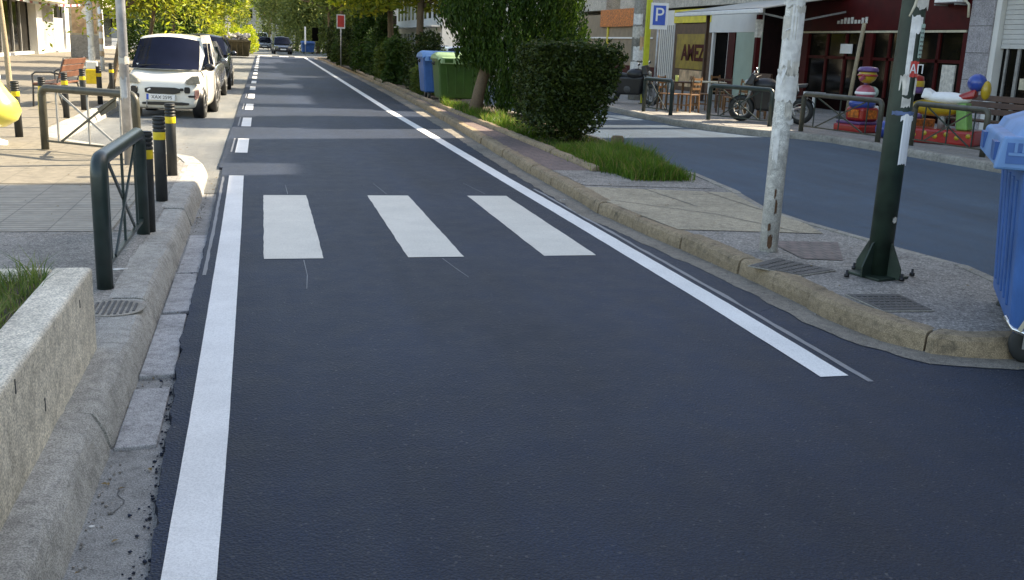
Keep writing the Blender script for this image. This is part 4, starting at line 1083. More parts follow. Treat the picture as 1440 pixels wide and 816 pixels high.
SED = dict(L=4.3, W=1.75, H=1.47, paint='car_grey', rw=.31, wh=(.19,.80), belt=.92, cab=(.27,.45,.80,.94), tw=.74, bul=.14,
           st=[(0,.30,.60,.80),(.02,.24,.68,.90),(.10,.2,.78,.98),(.25,.2,.90,1),(.5,.18,.94,1),(.85,.22,.98,.99),(.97,.28,.95,.93),(1,.34,.88,.86)], win=[(.10,.48),(.52,.86)], doors=(.36,.58))
def gen_front(e, P, plate=True, txt=None):
    y = -P['L']/2; z = P['st'][1][2]; w_ = P['W']/2
    face_on(e, None, P['L'], P['W'], [('headlight',-.72*w_,z-.03,.2,.075,'lamp',y+.09,-.35,None),('headlight',.72*w_,z-.03,.2,.075,'lamp',y+.09,.35,None),('grille',0,z-.12,.36,.06,'black',y+.0,0,None),('lower_intake',0,.33,.55,.07,'black',y+.005,0,None)])
    p = MB().box(-.26,.26,-.012,.012,-.055,.055).build('number_plate', M['white'], e, loc=(0,y-.035,.45))
e, _ = car((-1.9,28.15,-.03), -.03, SED, 'grey saloon parked right behind the cream car', 'cars parked on the left'); gen_front(e, SED)
SUV = dict(SED, L=4.4, W=1.8, H=1.64, paint='car_dark', belt=1.02, cab=(.25,.42,.92,.99), st=[(0,.34,.68,.82),(.02,.28,.80,.92),(.10,.24,.92,.985),(.25,.24,1.0,1),(.5,.22,1.04,1),(.85,.26,1.06,.99),(.97,.3,1.04,.95),(1,.38,.96,.88)], rw=.34)
e, _ = car((-1.85,33.9,-.03), 0, SUV, 'dark tall car parked third from the camera on the left', 'cars parked on the left'); gen_front(e, SUV)
FAR = dict(SED, name='moving_car', H=1.52, paint='car_dark', rw=.32)
e, _ = car((1.78,100.5,.0), .05, dict(FAR, H=1.62), 'dark car driving towards the camera at the stop line', 'cars on the road'); gen_front(e, FAR)
e, _ = car((.25,124,.0), 0, dict(FAR, paint='car_grey'), 'grey car following behind the dark one far away', 'cars on the road'); gen_front(e, FAR)
VAN = dict(SUV, name='white_van', L=5, W=1.95, H=2.1, paint='car_pure', belt=1.15)
e, _ = car((-.1,150,0), 0, VAN, 'white van at the far end of the street', 'cars on the road'); gen_front(e, VAN)
WC = dict(SED, paint='car_pure', H=1.52)
e, _ = car((8.15,42.5,0), 0, WC, 'white car parked across the island, showing over the green container', 'cars parked on the right'); gen_front(e, WC)
e, _ = car((8.2,49.5,0), 0, WC, 'second white car parked farther, showing over the blue container', 'cars parked on the right'); gen_front(e, WC)

# motorcycles
def motorcycle(loc, rz, label, box=False):
    e = empty('motorcycle', loc, rz, label, 'motorcycle', 'motorcycles parked by the shops')
    for x in (-.66,.66):
        w_ = empty('wheel', (x,0,.30)); w_.parent = e
        mt = Matrix.Rotation(PI/2,4,'X')
        mb = MB(); k = 24; 
        mb.lathe([(.19,-.06),(.25,-.075),(.295,-.045),(.305,0),(.295,.045),(.25,.075),(.19,.06)],k,mt,cap=False); mb.build('tyre', M['black_rubber'], w_)
        rm = MB().lathe([(.19,-.05),(.20,0),(.19,.05),(.165,.04),(.165,-.04),(.19,-.05)],k,mt,cap=False).lathe([(.04,-.06),(.04,.06)],10,mt)
        for q in range(5):
            a = q*PI/2.5; rm.bar((.03*math.cos(a),0,.03*math.sin(a)),(.18*math.cos(a),0,.18*math.sin(a)),.03,.03)
        rm.build('rim', M['grey_metal'], w_)
    mb = MB().tube([(-.66,.07,.30),(-.50,.07,.62),(-.42,.05,.90)],.026,8).tube([(-.66,-.07,.30),(-.50,-.07,.62),(-.42,-.05,.90)],.026,8); mb.build('fork', M['grey_metal'], e)
    mb = MB().tube([(-.42,0,.85),(-.1,0,.62),(.0,0,.40),(.3,0,.36)],.035,8).tube([(-.40,0,.8),(.1,0,.72),(.55,0,.78)],.03,8).tube([(.1,0,.35),(.66,.09,.30)],.03,8); mb.build('frame', M['black'], e)
    MB().hexa([(-.34,-.17,.28),(.35,-.19,.26),(.35,.19,.26),(-.34,.17,.28)],[(-.46,-.15,.80),(.62,-.17,.76),(.62,.17,.76),(-.46,.15,.80)]).build('belly_fairing', M['black'], e, bevel=.06, seg=3)
    MB().ball((-.15,0,.84),(.30,.19,.17),16,10).build('fuel_tank', M['black'], e)
    MB().hexa([(.05,-.12,.76),(.75,-.10,.84),(.75,.10,.84),(.05,.12,.76)],[(.05,-.11,.84),(.78,-.08,.93),(.78,.08,.93),(.05,.11,.84)]).build('saddle', M['black_rubber'], e, bevel=.03)
    MB().box(-.12,.25,-.14,.14,.30,.62).ball((.05,.15,.42),(.13,.05,.12),12,8).ball((.05,-.15,.42),(.13,.05,.12),12,8).build('engine', M['iron'], e, bevel=.03)
    MB().tube([(-.1,-.13,.32),(.2,-.16,.27),(.75,-.17,.42)],[.025,.03,.045],8).build('exhaust', M['chrome'], e)
    MB().ball((-.55,0,.86),(.10,.10,.10),14,10).build('headlamp', M['lamp'], e)
    MB().hexa([(-.62,-.16,.85),(-.42,-.17,.85),(-.42,.17,.85),(-.62,.16,.85)],[(-.47,-.12,1.12),(-.36,-.12,1.08),(-.36,.12,1.08),(-.47,.12,1.12)]).build('fairing', M['black'], e, bevel=.03)
    MB().tube([(-.30,-.36,1.02),(-.38,-.2,1.0),(-.42,0,.96),(-.38,.2,1.0),(-.30,.36,1.02)],.014,7).build('handlebar', M['black'], e)
    for s_ in (-1,1):
        MB().ball((-.40,s_*.33,1.16),(.02,.07,.045),10,8).tube([(-.36,s_*.28,1.02),(-.40,s_*.32,1.14)],.006,5).build('mirror', M['chrome'], e)
    mb = MB(); 
    for k in range(7):
        a = .3+k*.35; mb.add([(-.66+.34*math.cos(a)-0,-.07,.3+.34*math.sin(a)),(-.66+.34*math.cos(a),.07,.3+.34*math.sin(a)),(-.66+.34*math.cos(a+.35),.07,.3+.34*math.sin(a+.35)),(-.66+.34*math.cos(a+.35),-.07,.3+.34*math.sin(a+.35))],[(0,1,2,3)])
        a = .2+k*.35; mb.add([(.66+.34*math.cos(a),-.07,.3+.34*math.sin(a)),(.66+.34*math.cos(a),.07,.3+.34*math.sin(a)),(.66+.34*math.cos(a+.35),.07,.3+.34*math.sin(a+.35)),(.66+.34*math.cos(a+.35),-.07,.3+.34*math.sin(a+.35))],[(0,1,2,3)])
    mb.build('mudguards', M['black'], e)
    MB().box(.90,.915,-.09,.09,.55,.68).build('number_plate', M['white'], e)
    MB().box(.93,.94,-.04,.04,.70,.75).build('tail_lamp', M['red'], e)
    if box: MB().box(.45,.85,-.2,.2,.93,1.22).build('carrier_box', M['wood_lt'], e, bevel=.03)
    return e
m1 = motorcycle((11.35,21.25,.13), -.55, 'black motorcycle parked behind the barrier left of the white pole')
m1.rotation_euler = (.10,0,-.55)
m2 = motorcycle((10.3,27.6,.13), 2.3, 'dark motorcycle with an upright mirror parked beside the hedge, near the poster pole')
m2.rotation_euler = (-.10,0,2.3)

# ------------------------------------------------------------------ left side things
# bench
def bench(loc, rz, label, wd, L=1.6):
    e = empty('bench', loc, rz, label, 'bench', 'street benches')
    for k in range(4):
        MB().box(-L/2,L/2,-.22+.115*k,-.12+.115*k,.42,.455).build('seat_slat', M[wd], e, bevel=.008)
    for k in range(3):
        z = .55+.125*k; y = .24+.045*k
        MB().hexa([(-L/2,y,z),(L/2,y,z),(L/2,y+.03,z),(-L/2,y+.03,z)],[(-L/2,y+.035,z+.11),(L/2,y+.035,z+.11),(L/2,y+.065,z+.11),(-L/2,y+.065,z+.11)]).build('back_slat', M[wd], e, bevel=.008)
    for x in (-L/2+.06,L/2-.06):
        MB().tube([(x,-.24,0),(x,-.22,.42),(x,-.23,.60),(x,-.17,.65),(x,.1,.66),(x,.27,.62)],.018,8).tube([(x,-.22,.41),(x,.2,.41)],.018,8).tube([(x,.30,0),(x,.20,.41),(x,.36,.93)],.018,8).build('iron_frame', M['iron'], e)
    return e
bench((-3.98,21.75,.13), -1.64, 'red-brown slatted bench with iron arms behind the left bollards', 'wood', 1.7)
bench((13.5,16.4,.13), -1.45, 'dark brown slatted bench behind the blue container on the right', 'wood_dark', 2.4)
# yellow kiddie ride at the left edge
e = empty('kiddie_ride', (-3.36,14.0,.13), 0, 'rounded yellow and cream kiddie ride cut off by the left edge', 'toy ride', 'coin-operated toy rides')
MB().lathe([(.17,0),(.17,.05),(.08,.08),(.08,.3)],20).build('base', M['white'], e)
prof = [(.02,.22),(.2,.24),(.33,.32),(.38,.43),(.34,.56),(.24,.68),(.16,.80),(.12,.95),(.13,1.1),(.10,1.2),(.02,1.24)]
MB().lathe(prof,24,Matrix.Translation((-.02,0,0))).build('rounded_body', M['ride_lemon'], e)
MB().ball((.0,0,.86),(.15,.15,.12),14,8).build('cream_collar', M['white'], e)
MB().tube([(-.08,0,1.15),(.02,.02,1.35),(.0,.05,1.5)],[.05,.04,.03],8).build('white_handle', M['white'], e)
# posts wrapped with paper, tape, box
e = empty('notice_post', (-5.0,33,.13), 0, 'white post wrapped in notices above the bench, nearer of two', 'post', 'white posts behind the bench')
MB().tube([(0,0,0),(0,0,3.2)], .085, 12).build('post', M['white'], e)
mb = MB(); wrap(mb,0,.095,.25,1.0,-3.1,0,12,.03,1); wrap(mb,0,.095,1.25,2.3,-3.0,.1,12,.03,2); mb.build('notices', M['paper'], e)
MB().box(-.35,.25,-.03,.0,2.35,2.75).build('blue_panel', M['sign_blue'], e)
e = empty('notice_post', (-5.85,41,.13), 0, 'white post farther back, right of the wrapped one', 'post', 'white posts behind the bench')
MB().tube([(0,0,0),(0,0,3.2)], .075, 12).build('post', M['white'], e)
for i in range(5):
    mb = MB(); wrap(mb,0,.08,.5+.45*i,.7+.45*i,-3.1,0,10,.03,5+i); mb.build('dark_bill', M['poster'], e)
e = empty('yellow_crate', (-4.62,30.4,.13), .2, 'yellow and white box standing at the foot of the wrapped post', 'box')
MB().box(-.17,.17,-.15,.15,0,.40).build('lower_box', M['yellow_band'], e, bevel=.02); MB().box(-.15,.15,-.13,.13,.403,.62).build('white_lid', M['white'], e, bevel=.03)
e = empty('warning_tape', (-5.3,23.4,2.25), 0, 'red and white warning tape strung from the thin tree to the wrapped post', 'tape')
a = Vector((0,0,0)); b = Vector((.33,9.6,.08))
for i in range(34):
    p = a.lerp(b,i/34); q = a.lerp(b,(i+1)/34); s_ = lambda t: Vector((0,0,-.12*4*t*(1-t)))
    MB().bar(p+s_(i/34), q+s_((i+1)/34), .012, .055).build('tape_stripe', M['white' if i % 3 else 'pink'], e)
e = empty('poster_kiosk', (-9.0,58,.13), 0, 'grey kiosk with an advertising poster left of the wrapped post', 'kiosk')
MB().box(-.75,.75,-.4,.4,0,1.15).build('grey_cabinet', M['grey_wall'], e, bevel=.03); MB().box(-.75,.75,-.38,.38,1.153,3.3).build('poster_case', M['tan_bar'], e, bevel=.03)
MB().box(-.6,.6,-.4,-.385,1.25,2.9).build('poster', M['poster'], e); MB().ball((.1,-.41,2.25),(.22,.02,.32),14,8).build('pale_figure', M['paper'], e)
MB().ball((-.2,-.42,3.0),(.28,.03,.26),14,8).build('yellow_disc', M['yellow_sign'], e)
# skip with rubble
e = empty('rubble_skip', (-1.75,80,-.03), 0, 'brown metal skip heaped with grey rubble in the parking lane', 'skip')
MB().hexa([(-.75,-1.3,.1),(.75,-1.3,.1),(.75,1.3,.1),(-.75,1.3,.1)],[(-.92,-1.7,1.25),(.92,-1.7,1.25),(.92,1.7,1.25),(-.92,1.7,1.25)]).build('tub', M['skip'], e, bevel=.04)
mb = MB()
for k in range(5): mb.box(-.9+.4*k,-.84+.4*k,-1.66,-1.5,.2,1.2)
mb.box(-.96,.96,-1.76,-1.70,1.15,1.28).build('rim_and_ribs', M['skip'], e)
mb = MB()
for k in range(90): mb.ball((rnd.uniform(-.8,.8),rnd.uniform(-1.5,1.5),1.25+.45*rnd.random()**1.5), (rnd.uniform(.08,.25),rnd.uniform(.08,.25),rnd.uniform(.06,.16)),7,5,jit=.35)
tag(mb.build('rubble', M['rubble'], e), kind='stuff')
# far signs
def road_sign(loc, rz, label, h, w_, hh, mat, name='road_sign', pole='galv', txt=None, frame=None, tm='white', ts=.3):
    e = empty(name, loc, rz, label, 'sign', None)
    MB().tube([(0,.03,0),(0,.03,h)], .03, 8).build('post', M[pole], e)
    if frame: MB().box(-w_/2-frame,w_/2+frame,-.012,.0,h-hh-frame*1.6,h+frame*1.0).build('board', M['white'], e)
    MB().box(-w_/2,w_/2,-.022,-.013,h-hh,h).build('panel', M[mat], e, bevel=.003)
    if txt: text('letter', txt, ts, M[tm], e, (0,-.026,h-hh/2), (PI/2,0,0), .003)
    return e
road_sign((4.22,57.5,.12), 0, 'red banner panel on a post above the island bushes', 2.75, .36, .62, 'red_poster', frame=.05)
road_sign((-2.6,84,.13), 0, 'white upright sign board beyond the left cars', 3.3, .45, 1.3, 'white')
road_sign((3.9,98,.0), 0, 'white post right of the far blue container', 2.6, .15, 1.6, 'white')
road_sign((5.1,104,.0), 0, 'dark notice board standing behind the far blue container', 2.6, .6, 1.3, 'dark_void')
road_sign((10.62,26.7,.13), -.25, 'blue and white parking sign with letter P on a grey pole', 2.72, .34, .52, 'sign_blue', 'parking_sign', 'galv', 'P', .07, ts=.52)
e = empty('lime_post', (10.72,27.75,.13), 0, 'lime yellow post standing just left of the parking sign', 'post'); MB().box(-.075,.075,-.05,.05,-.02,4.2).build('post', M['lime'], e, bevel=.012); MB().box(-.11,.11,-.085,.085,-.02,.02).build('foot_plate', M['iron'], e)
e = empty('utility_pole', (11.3,30,.1), 0, 'thick pale utility pole plastered with bills beside the hedge', 'pole')
MB().tube([(0,0,0),(0,0,7)], [.21,.17], 16).build('pole', M['grey_wall'], e)
mb = MB()
for i,(z0,z1,a0,a1) in enumerate(((.7,1.18,-3.0,-.5),(1.22,1.65,-2.6,-1.0),(2.3,2.62,-2.9,-1.5))):
    mb = MB(); wrap(mb,0,.216+.002*i,z0,z1,a0,a1,12,.02,80+i); mb.build('bill', M['paper'], e)
mb = MB(); wrap(mb,0,.219,1.55,1.95,-1.7,-.6,10,.03,88); mb.build('pink_bill', M['poster'], e)
mb = MB(); wrap(mb,0,.214,1.9,2.25,-3.0,-1.2,10,.03,89); mb.build('grey_bill', M['paper2'], e)

# ------------------------------------------------------------------ café tables and chairs
chair0 = None
def chair(x, y, rz, label, wood='wood_lt'):
    e = empty('cafe_chair', (x,y,.13), rz, label, 'chair', 'wooden café chairs')
    MB().box(-.21,.21,-.21,.21,.43,.46).build('seat', M[wood], e, bevel=.01)
    for sx in (-1,1):
        MB().bar((sx*.19,-.19,0),(sx*.18,-.18,.43),.035,.035).build('leg', M[wood], e)
        MB().bar((sx*.19,.21,0),(sx*.18,.19,.43),.035,.035).bar((sx*.18,.19,.43),(sx*.17,.25,.90),.03,.03).build('leg', M[wood], e)
        MB().bar((sx*.19,-.18,.18),(sx*.19,.19,.18),.02,.025).build('stretcher', M[wood], e)
    for z in (.60,.72,.84): MB().bar((-.18,.225+.04*(z-.6)/.24,z),(.18,.225+.04*(z-.6)/.24,z),.018,.055).build('back_rail', M[wood], e)
def table(x, y, label, top='wood_dark', w_=.36):
    e = empty('cafe_table', (x,y,.13), rnd.uniform(-.2,.2), label, 'table', 'café tables')
    MB().box(-w_,w_,-w_,w_,.71,.745).build('tabletop', M[top], e, bevel=.008)
    for sx in (-1,1):
        for sy in (-1,1): MB().bar((sx*(w_-.05),sy*(w_-.05),0),(sx*(w_-.05),sy*(w_-.05),.71),.045,.045).build('leg', M['wood_lt'], e)
    return e
table(10.75,25.3,'café table with a yellow cup behind the farthest barrier'); table(12.0,26.2,'pale café table with a beige top in the middle of the terrace','tan_bar',.42); table(12.15,23.2,'dark café table right behind the motorcycle barrier'); table(13.2,24.4,'café table set back behind the motorcycle')
chair(10.2,24.6,.6,'honey wooden chair directly behind the farthest barrier'); chair(10.65,24.35,-2.6,'wooden chair with its back to the street at the left table'); chair(11.3,25.1,1.3,'wooden chair between the left and the middle table')
chair(11.75,24.55,-.4,'dark wooden chair in the gap between two barriers','wood_dark'); chair(12.0,22.5,3.0,'wooden chair at the near side of the dark table'); chair(11.5,23.4,-1.5,'wooden chair left of the dark table'); chair(12.7,23.8,1.4,'dark chair behind the dark table','wood_dark'); chair(12.75,26.9,.4,'chair under the awning at the back of the terrace')
e = empty('cup', (10.65,25.2,.876), 0, 'tall yellow cup standing on the left café table', 'cup'); MB().lathe([(.04,0),(.05,.16),(.046,.16),(.036,.01)],14,cap=False).lathe([(.04,0),(.04,.006)],14).build('cup_body', M['ride_lemon'], e)
for x,y,l in ((12.1,23.1,'white ashtray on the dark café table'),(13.1,24.3,'white dish on the rear café table')):
    tag(MB().lathe([(.03,0),(.075,.03),(.07,.035),(.03,.01)],16).build('dish', M['white'], loc=(x,y,.876)), l, 'dish')
e = empty('leaning_parasol', (14.6,23.3,.13), 0, 'closed tilted parasol pole leaning before the red shopfront', 'parasol pole')
MB().tube([(0,0,0),(.06,-.05,1.1),(.14,-.12,2.4)], .05, 10).build('pole', M['bark_pale'], e); MB().lathe([(.25,0),(.25,.05),(.08,.09)],16).build('foot', M['iron'], e)

# ------------------------------------------------------------------ toy rides on the right
e = empty('kiddie_ride', (12.35,19.1,.13), .3, 'tall toy ride with blue seat, red base and stacked pink and yellow balls', 'toy ride', 'coin-operated toy rides'); e.scale = (.84,.84,.84)
MB().box(-.55,.55,-.42,.42,0,.20).build('red_base', M['red'], e, bevel=.05); MB().box(-.50,.50,-.38,.38,.203,.27).build('purple_step', M['purple'], e, bevel=.02)
MB().box(-.32,.30,-.28,.28,.273,.62).build('red_body', M['red'], e, bevel=.08, seg=4)
MB().box(.18,.34,-.22,.22,.30,.66).build('white_panel', M['white'], e, bevel=.03)
MB().ball((-.05,0,.70),(.36,.30,.17),18,10).build('blue_seat', M['ride_blue'], e)
MB().ball((.02,0,.97),(.25,.24,.21),18,12).build('pink_ball', M['pink'], e); MB().ball((.19,-.05,.99),(.12,.2,.15),12,8).build('mint_patch', M['mint'], e)
MB().ball((.03,0,1.40),(.24,.22,.20),18,12).build('yellow_ball', M['ride_yellow'], e)
MB().lathe([(.25,1.49),(.26,1.53),(.22,1.60),(.05,1.62)],18,Matrix.Translation((.03,0,0))).build('purple_cap', M['purple'], e)
MB().tube([(-.15,-.05,1.36),(-.30,-.08,1.30),(-.37,-.1,1.33)],[.06,.045,.02],10).build('pink_handle', M['pink'], e); MB().lathe([(.05,1.1),(.05,1.3)],10).build('stem', M['purple'], e)
MB().lathe([(.252,.93),(.256,.96),(.252,1.0)],18,Matrix.Translation((.02,0,0))).build('white_stripe', M['white'], e)
MB().box(-.34,-.323,-.16,.16,.36,.56).build('orange_panel', M['orange_sign'], e); MB().box(-.2,.2,-.29,-.282,.34,.56).build('orange_side_panel', M['orange_sign'], e)
MB().lathe([(.246,1.38),(.25,1.40),(.246,1.43)],18,Matrix.Translation((.03,0,0))).build('red_band', M['red'], e)
e = empty('kiddie_ride', (12.55,16.75,.13), -.95, 'long toy ride with white saddle, blue dome and a red dotted base', 'toy ride', 'coin-operated toy rides'); e.scale = (.9,.9,.92)
MB().box(-.95,.80,-.40,.40,0,.30).build('red_base', M['red'], e, bevel=.05)
mb = MB()
for k in range(8): mb.lathe([(.05,0),(.05,.008)],10,Matrix.Translation((-.85+.22*k,-.402,.16+.05*(k%2))) @ Matrix.Rotation(PI/2,4,'X'))
mb.build('orange_dots', M['ride_yellow'], e)
MB().lathe([(.08,.3),(.08,.62)],14).build('column', M['grey_metal'], e)
MB().ball((-.15,0,.72),(.55,.25,.18),20,10).build('yellow_hull', M['ride_yellow'], e)
MB().ball((.05,0,.92),(.50,.24,.13),20,10).build('white_saddle', M['white'], e); MB().hexa([(-.45,-.2,.9),(-.1,-.2,.9),(-.1,.2,.9),(-.45,.2,.9)],[(-.40,-.17,1.12),(-.25,-.17,1.04),(-.25,.17,1.04),(-.40,.17,1.12)]).build('white_shield', M['white'], e, bevel=.04)
MB().lathe([(.22,.98),(.24,1.0),(.24,1.12)],20,Matrix.Translation((-.72,0,0))).build('purple_drum', M['purple'], e); MB().lathe([(.245,1.12),(.25,1.13),(.25,1.23),(.245,1.24)],20,Matrix.Translation((-.72,0,0))).build('yellow_drum_band', M['ride_yellow'], e)
MB().lathe([(.24,1.24),(.22,1.33),(.10,1.37),(.02,1.38),(.02,1.46),(.0,1.46)],20,Matrix.Translation((-.72,0,0))).build('red_drum_top', M['red'], e)
MB().lathe([(.07,.3),(.07,.98)],12,Matrix.Translation((-.72,0,0))).build('drum_post', M['red'], e)
MB().hexa([(.2,-.2,.86),(.62,-.15,.95),(.62,.15,.95),(.2,.2,.86)],[(.25,-.16,.98),(.64,-.12,1.16),(.64,.12,1.16),(.25,.16,.98)]).build('red_cowl', M['red'], e, bevel=.05)
MB().ball((.60,0,1.26),(.19,.18,.18),18,12).build('blue_dome', M['ride_blue'], e); MB().ball((.80,-.02,1.12),(.10,.12,.19),14,10).build('yellow_tail', M['ride_yellow'], e)
MB().hexa([(.35,-.2,.3),(.6,-.2,.3),(.6,.2,.3),(.35,.2,.3)],[(.3,-.2,.82),(.5,-.2,.86),(.5,.2,.86),(.3,.2,.82)]).build('green_leg_panel', M['ride_green'], e, bevel=.04)

for k,(x,y,c,l,rr) in enumerate(((12.0,17.75,'ride_blue','blue ball lying between the two toy rides',.17),(12.2,17.45,'red','red ball lying beside the long toy ride',.15),(12.6,18.1,'ride_yellow','yellow ball behind the green pole between the toy rides',.16))):
    tag(MB().ball((0,0,rr),rr,16,10).build('toy_ball', M[c], loc=(x,y,.128)), l, 'ball')
e = empty('toy_crate', (12.9,18.0,.13), .3, 'orange crate of toys standing between the rides against the shopfront', 'crate')
MB().box(-.3,.3,-.22,.22,0,.38).build('crate_body', M['orange_sign'], e, bevel=.02)
for k in range(6): MB().ball((rnd.uniform(-.2,.2),rnd.uniform(-.12,.12),.42),rnd.uniform(.07,.12),12,8).build('toy', M[['pink','ride_green','purple','red','ride_yellow','ride_blue'][k]], e)
# ------------------------------------------------------------------ buildings on the right (facades on x = 16.5)
FX = 16.5
def slab(mb, x0, x1, y0, y1, z0, z1): mb.box(x0,x1,y0,y1,z0,z1); return mb
def upper(e, blocks, m='render_wall'):
    for (y0,y1,z0,z1) in blocks:
        MB().box(FX-.02,FX+12,y0,y1,z0,z1).build('upper_floors', M[m], e)
        nf = int((z1-z0)/3)
        for k in range(nf):
            MB().box(FX-.55,FX-.023,y0+.3,y1-.3,z0+.1+3*k,z0+.25+3*k).build('balcony', M['white_wall'], e)
e = empty('apartment_building', (0,0,0), 0, 'tall apartment block on the near right whose shadow covers the roadway', 'building')
MB().box(FX,FX+12,-12,14.6,0,26).build('wall', M['render_wall'], e)
for k in range(8):
    MB().box(FX-.9,FX-.003,-11,13.8,3.3+2.9*k,3.45+2.9*k).build('balcony', M['white_wall'], e)
# shutter shop
e = empty('shop_building', (0,0,0), 0, 'grey shop with a half lowered pale roller shutter and stone pillar', 'building')
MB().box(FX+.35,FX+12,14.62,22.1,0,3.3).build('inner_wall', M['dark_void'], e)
MB().box(FX,FX+.347,14.62,19.2,0,3.3).build('wall', M['grey_tile'], e)
MB().box(FX-.06,FX+.34,20.62,21.42,0,3.3).build('stone_pillar', M['grey_tile'], e)
mb = MB()
for z in (.62,1.25,1.88,2.5,3.1): mb.box(FX-.063,FX-.061,20.62,21.42,z,z+.014)
mb.build('stone_joints', M['iron'], e)
MB().box(FX-.02,FX+.34,20.44,20.617,0,3.3).build('door_jamb', M['white_wall'], e)
mb = MB()
for k in range(12): mb.box(FX+.10,FX+.14,19.25,20.42,2.0+.108*k,2.0+.108*k+.10)
mb.build('roller_shutter', M['shutter'], e)
fr = MB().box(FX+.18,FX+.22,19.25,20.42,.15,2.0).build('shop_window', M['shopglass'], e)
MB().box(FX+.13,FX+.17,19.8,19.9,.15,2.0).box(FX+.13,FX+.17,20.2,20.26,.15,2.0).build('frame', M['grey_metal'], fr)
MB().box(FX+.14,FX+.17,19.3,19.7,1.1,1.35).build('cardboard_notice', M['tan_bar'], fr)
upper(e, [(14.63,15.95,3.31,14.6),(15.96,17.2,3.31,13.85),(17.21,20.35,3.31,14.6)], 'render_wall')  # unseen rooflines, stepped in height to shape the shadow edge on the lane
MB().box(FX-.02,FX+12,20.36,22.1,3.31,5.0).build('low_block_sun_gap', M['render_wall'], e)  # unseen block kept low so that sun passes over it to the road
# red shop
e = empty('red_shop_building', (0,0,0), 0, 'dark red shopfront with display windows behind the toy rides', 'building')
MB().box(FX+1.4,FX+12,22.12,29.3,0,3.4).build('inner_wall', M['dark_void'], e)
MB().box(FX-.02,FX+.2,21.45,29.3,2.42,3.3).build('sign_fascia', M['maroon'], e, bevel=.02)
MB().box(FX-.06,FX-.023,21.5,29.2,2.36,2.415).build('fascia_strip', M['tan_bar'], e)
MB().box(FX-.05,FX+.2,21.45,29.3,3.31,3.55).build('cornice', M['wood_lt'], e)
for y0, y1 in ((21.45,21.62),(23.5,23.9),(25.4,25.75),(28.85,29.25)): MB().box(FX-.04,FX+.2,y0,y1,0,2.355).build('pier', M['maroon'], e, bevel=.015)
for y0, y1 in ((21.63,23.49),(23.91,25.39),(25.76,28.84)):
    fr = MB().box(FX+.02,FX+.12,y0,y1,.0,.62).build('stall_riser', M['maroon_dk'], e)
    w_ = MB().box(FX+.05,FX+.07,y0,y1,.625,2.35).build('shop_window', M['shopglass'], e)
    mb = MB(); k = 2 if y1-y0 < 2 else 3
    for i in range(1,k): yq = y0+(y1-y0)*i/k; mb.box(FX+.0,FX+.048,yq-.05,yq+.05,.625,2.35)
    mb.box(FX+.0,FX+.047,y0,y1,1.62,1.70).build('frame', M['maroon'], w_)
MB().box(FX-.0,FX+.04,21.8,22.3,.4,1.58).build('pale_poster', M['paper2'], e)
mb = MB(); 
for k in range(9): mb.box(FX-.032,FX-.024,27.2-.18*k,27.32-.18*k,2.62,2.62+rnd.uniform(.08,.18))
mb.build('fascia_lettering', M['paper2'], e)
MB().box(FX-.03,FX+.0,26.4,27.0,1.78,2.05).build('white_notice', M['white'], e)
MB().box(FX-.5,FX-.1,27.4,28.0,.5,.62).box(FX-.45,FX-.4,27.45,27.5,.13,.5).box(FX-.45,FX-.4,27.9,27.95,.13,.5).build('white_shelf', M['white'], e)
upper(e, [(28.2,29.3,3.56,14.6)], 'render_wall')
MB().box(FX+.0,FX+2,23.7,24.7,5.01,13.3).build('shade_tower', M['render_wall'], e)  # unseen block added to cast a band of shade across the sun gap
MB().box(FX+.0,FX+.4,22.25,22.6,5.01,13.4).build('thin_shade_block', M['render_wall'], e)  # thin unseen block added to throw a narrow shade line on the road
MB().box(FX-.02,FX+12,22.11,28.19,3.56,5.0).build('low_block_sun_gap', M['render_wall'], e)  # its low height is shaped to let the wide sun patch through
# cafe building
e = empty('cafe_building', (0,0,0), 0, 'café building with awning, yellow poster window and mint panel behind the terrace', 'building')
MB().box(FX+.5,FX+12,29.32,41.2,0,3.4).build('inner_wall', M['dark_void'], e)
MB().box(FX-.02,FX+.3,29.32,31.9,0,3.3).build('dark_front', M['maroon_dk'], e)
MB().box(FX-.02,FX+.3,31.92,33.9,.15,2.4).build('mint_panel', M['mint'], e); MB().box(FX-.03,FX+.3,31.92,36.2,2.403,3.3).build('white_fascia', M['white_wall'], e)
MB().box(FX-.06,FX+.3,33.92,34.45,0,2.4).build('maroon_pier', M['maroon'], e)
MB().box(FX+.1,FX+.3,34.46,36.0,0,2.4).build('doorway', M['dark_void'], e)
for yq in (34.5,35.9): MB().box(FX-.02,FX+.09,yq-.06,yq+.06,0,2.4).build('door_frame', M['white_wall'], e)
w_ = MB().box(FX,FX+.3,36.02,39.6,.13,2.75).build('poster_window', M['wood_dark'], e)
MB().box(FX-.02,FX-.003,36.4,39.3,1.0,2.35).build('yellow_poster', M['mustard'], w_)
MB().box(FX-.02,FX-.003,36.5,38.8,.3,.95).build('picture', M['poster'], w_)
text('poster_lettering', 'AMEZ', .85, M['maroon'], w_, (FX-.03,37.6,1.6), (PI/2,0,-PI/2), .004, bold=.03)
MB().box(FX-.05,FX-.02,36.1,39.7,2.78,3.3).build('yellow_signboard', M['yellow_sign'], e)
MB().box(FX-.03,FX+.3,39.62,41.2,0,3.3).build('slatted_front', M['white_wall'], e)
mb = MB()
for k in range(7): mb.box(FX-.05,FX-.031,39.7+.21*k,39.76+.21*k,.13,2.7)
mb.build('slats', M['grey_metal'], e)
MB().box(FX-.02,FX+12,29.31,41.2,3.4,13.1).build('upper_floors', M['render_wall'], e)
e2 = empty('menu_board', (13.9,26.6,.13), -1.2, 'folding menu board standing between the café tables and the motorcycle', 'sign')
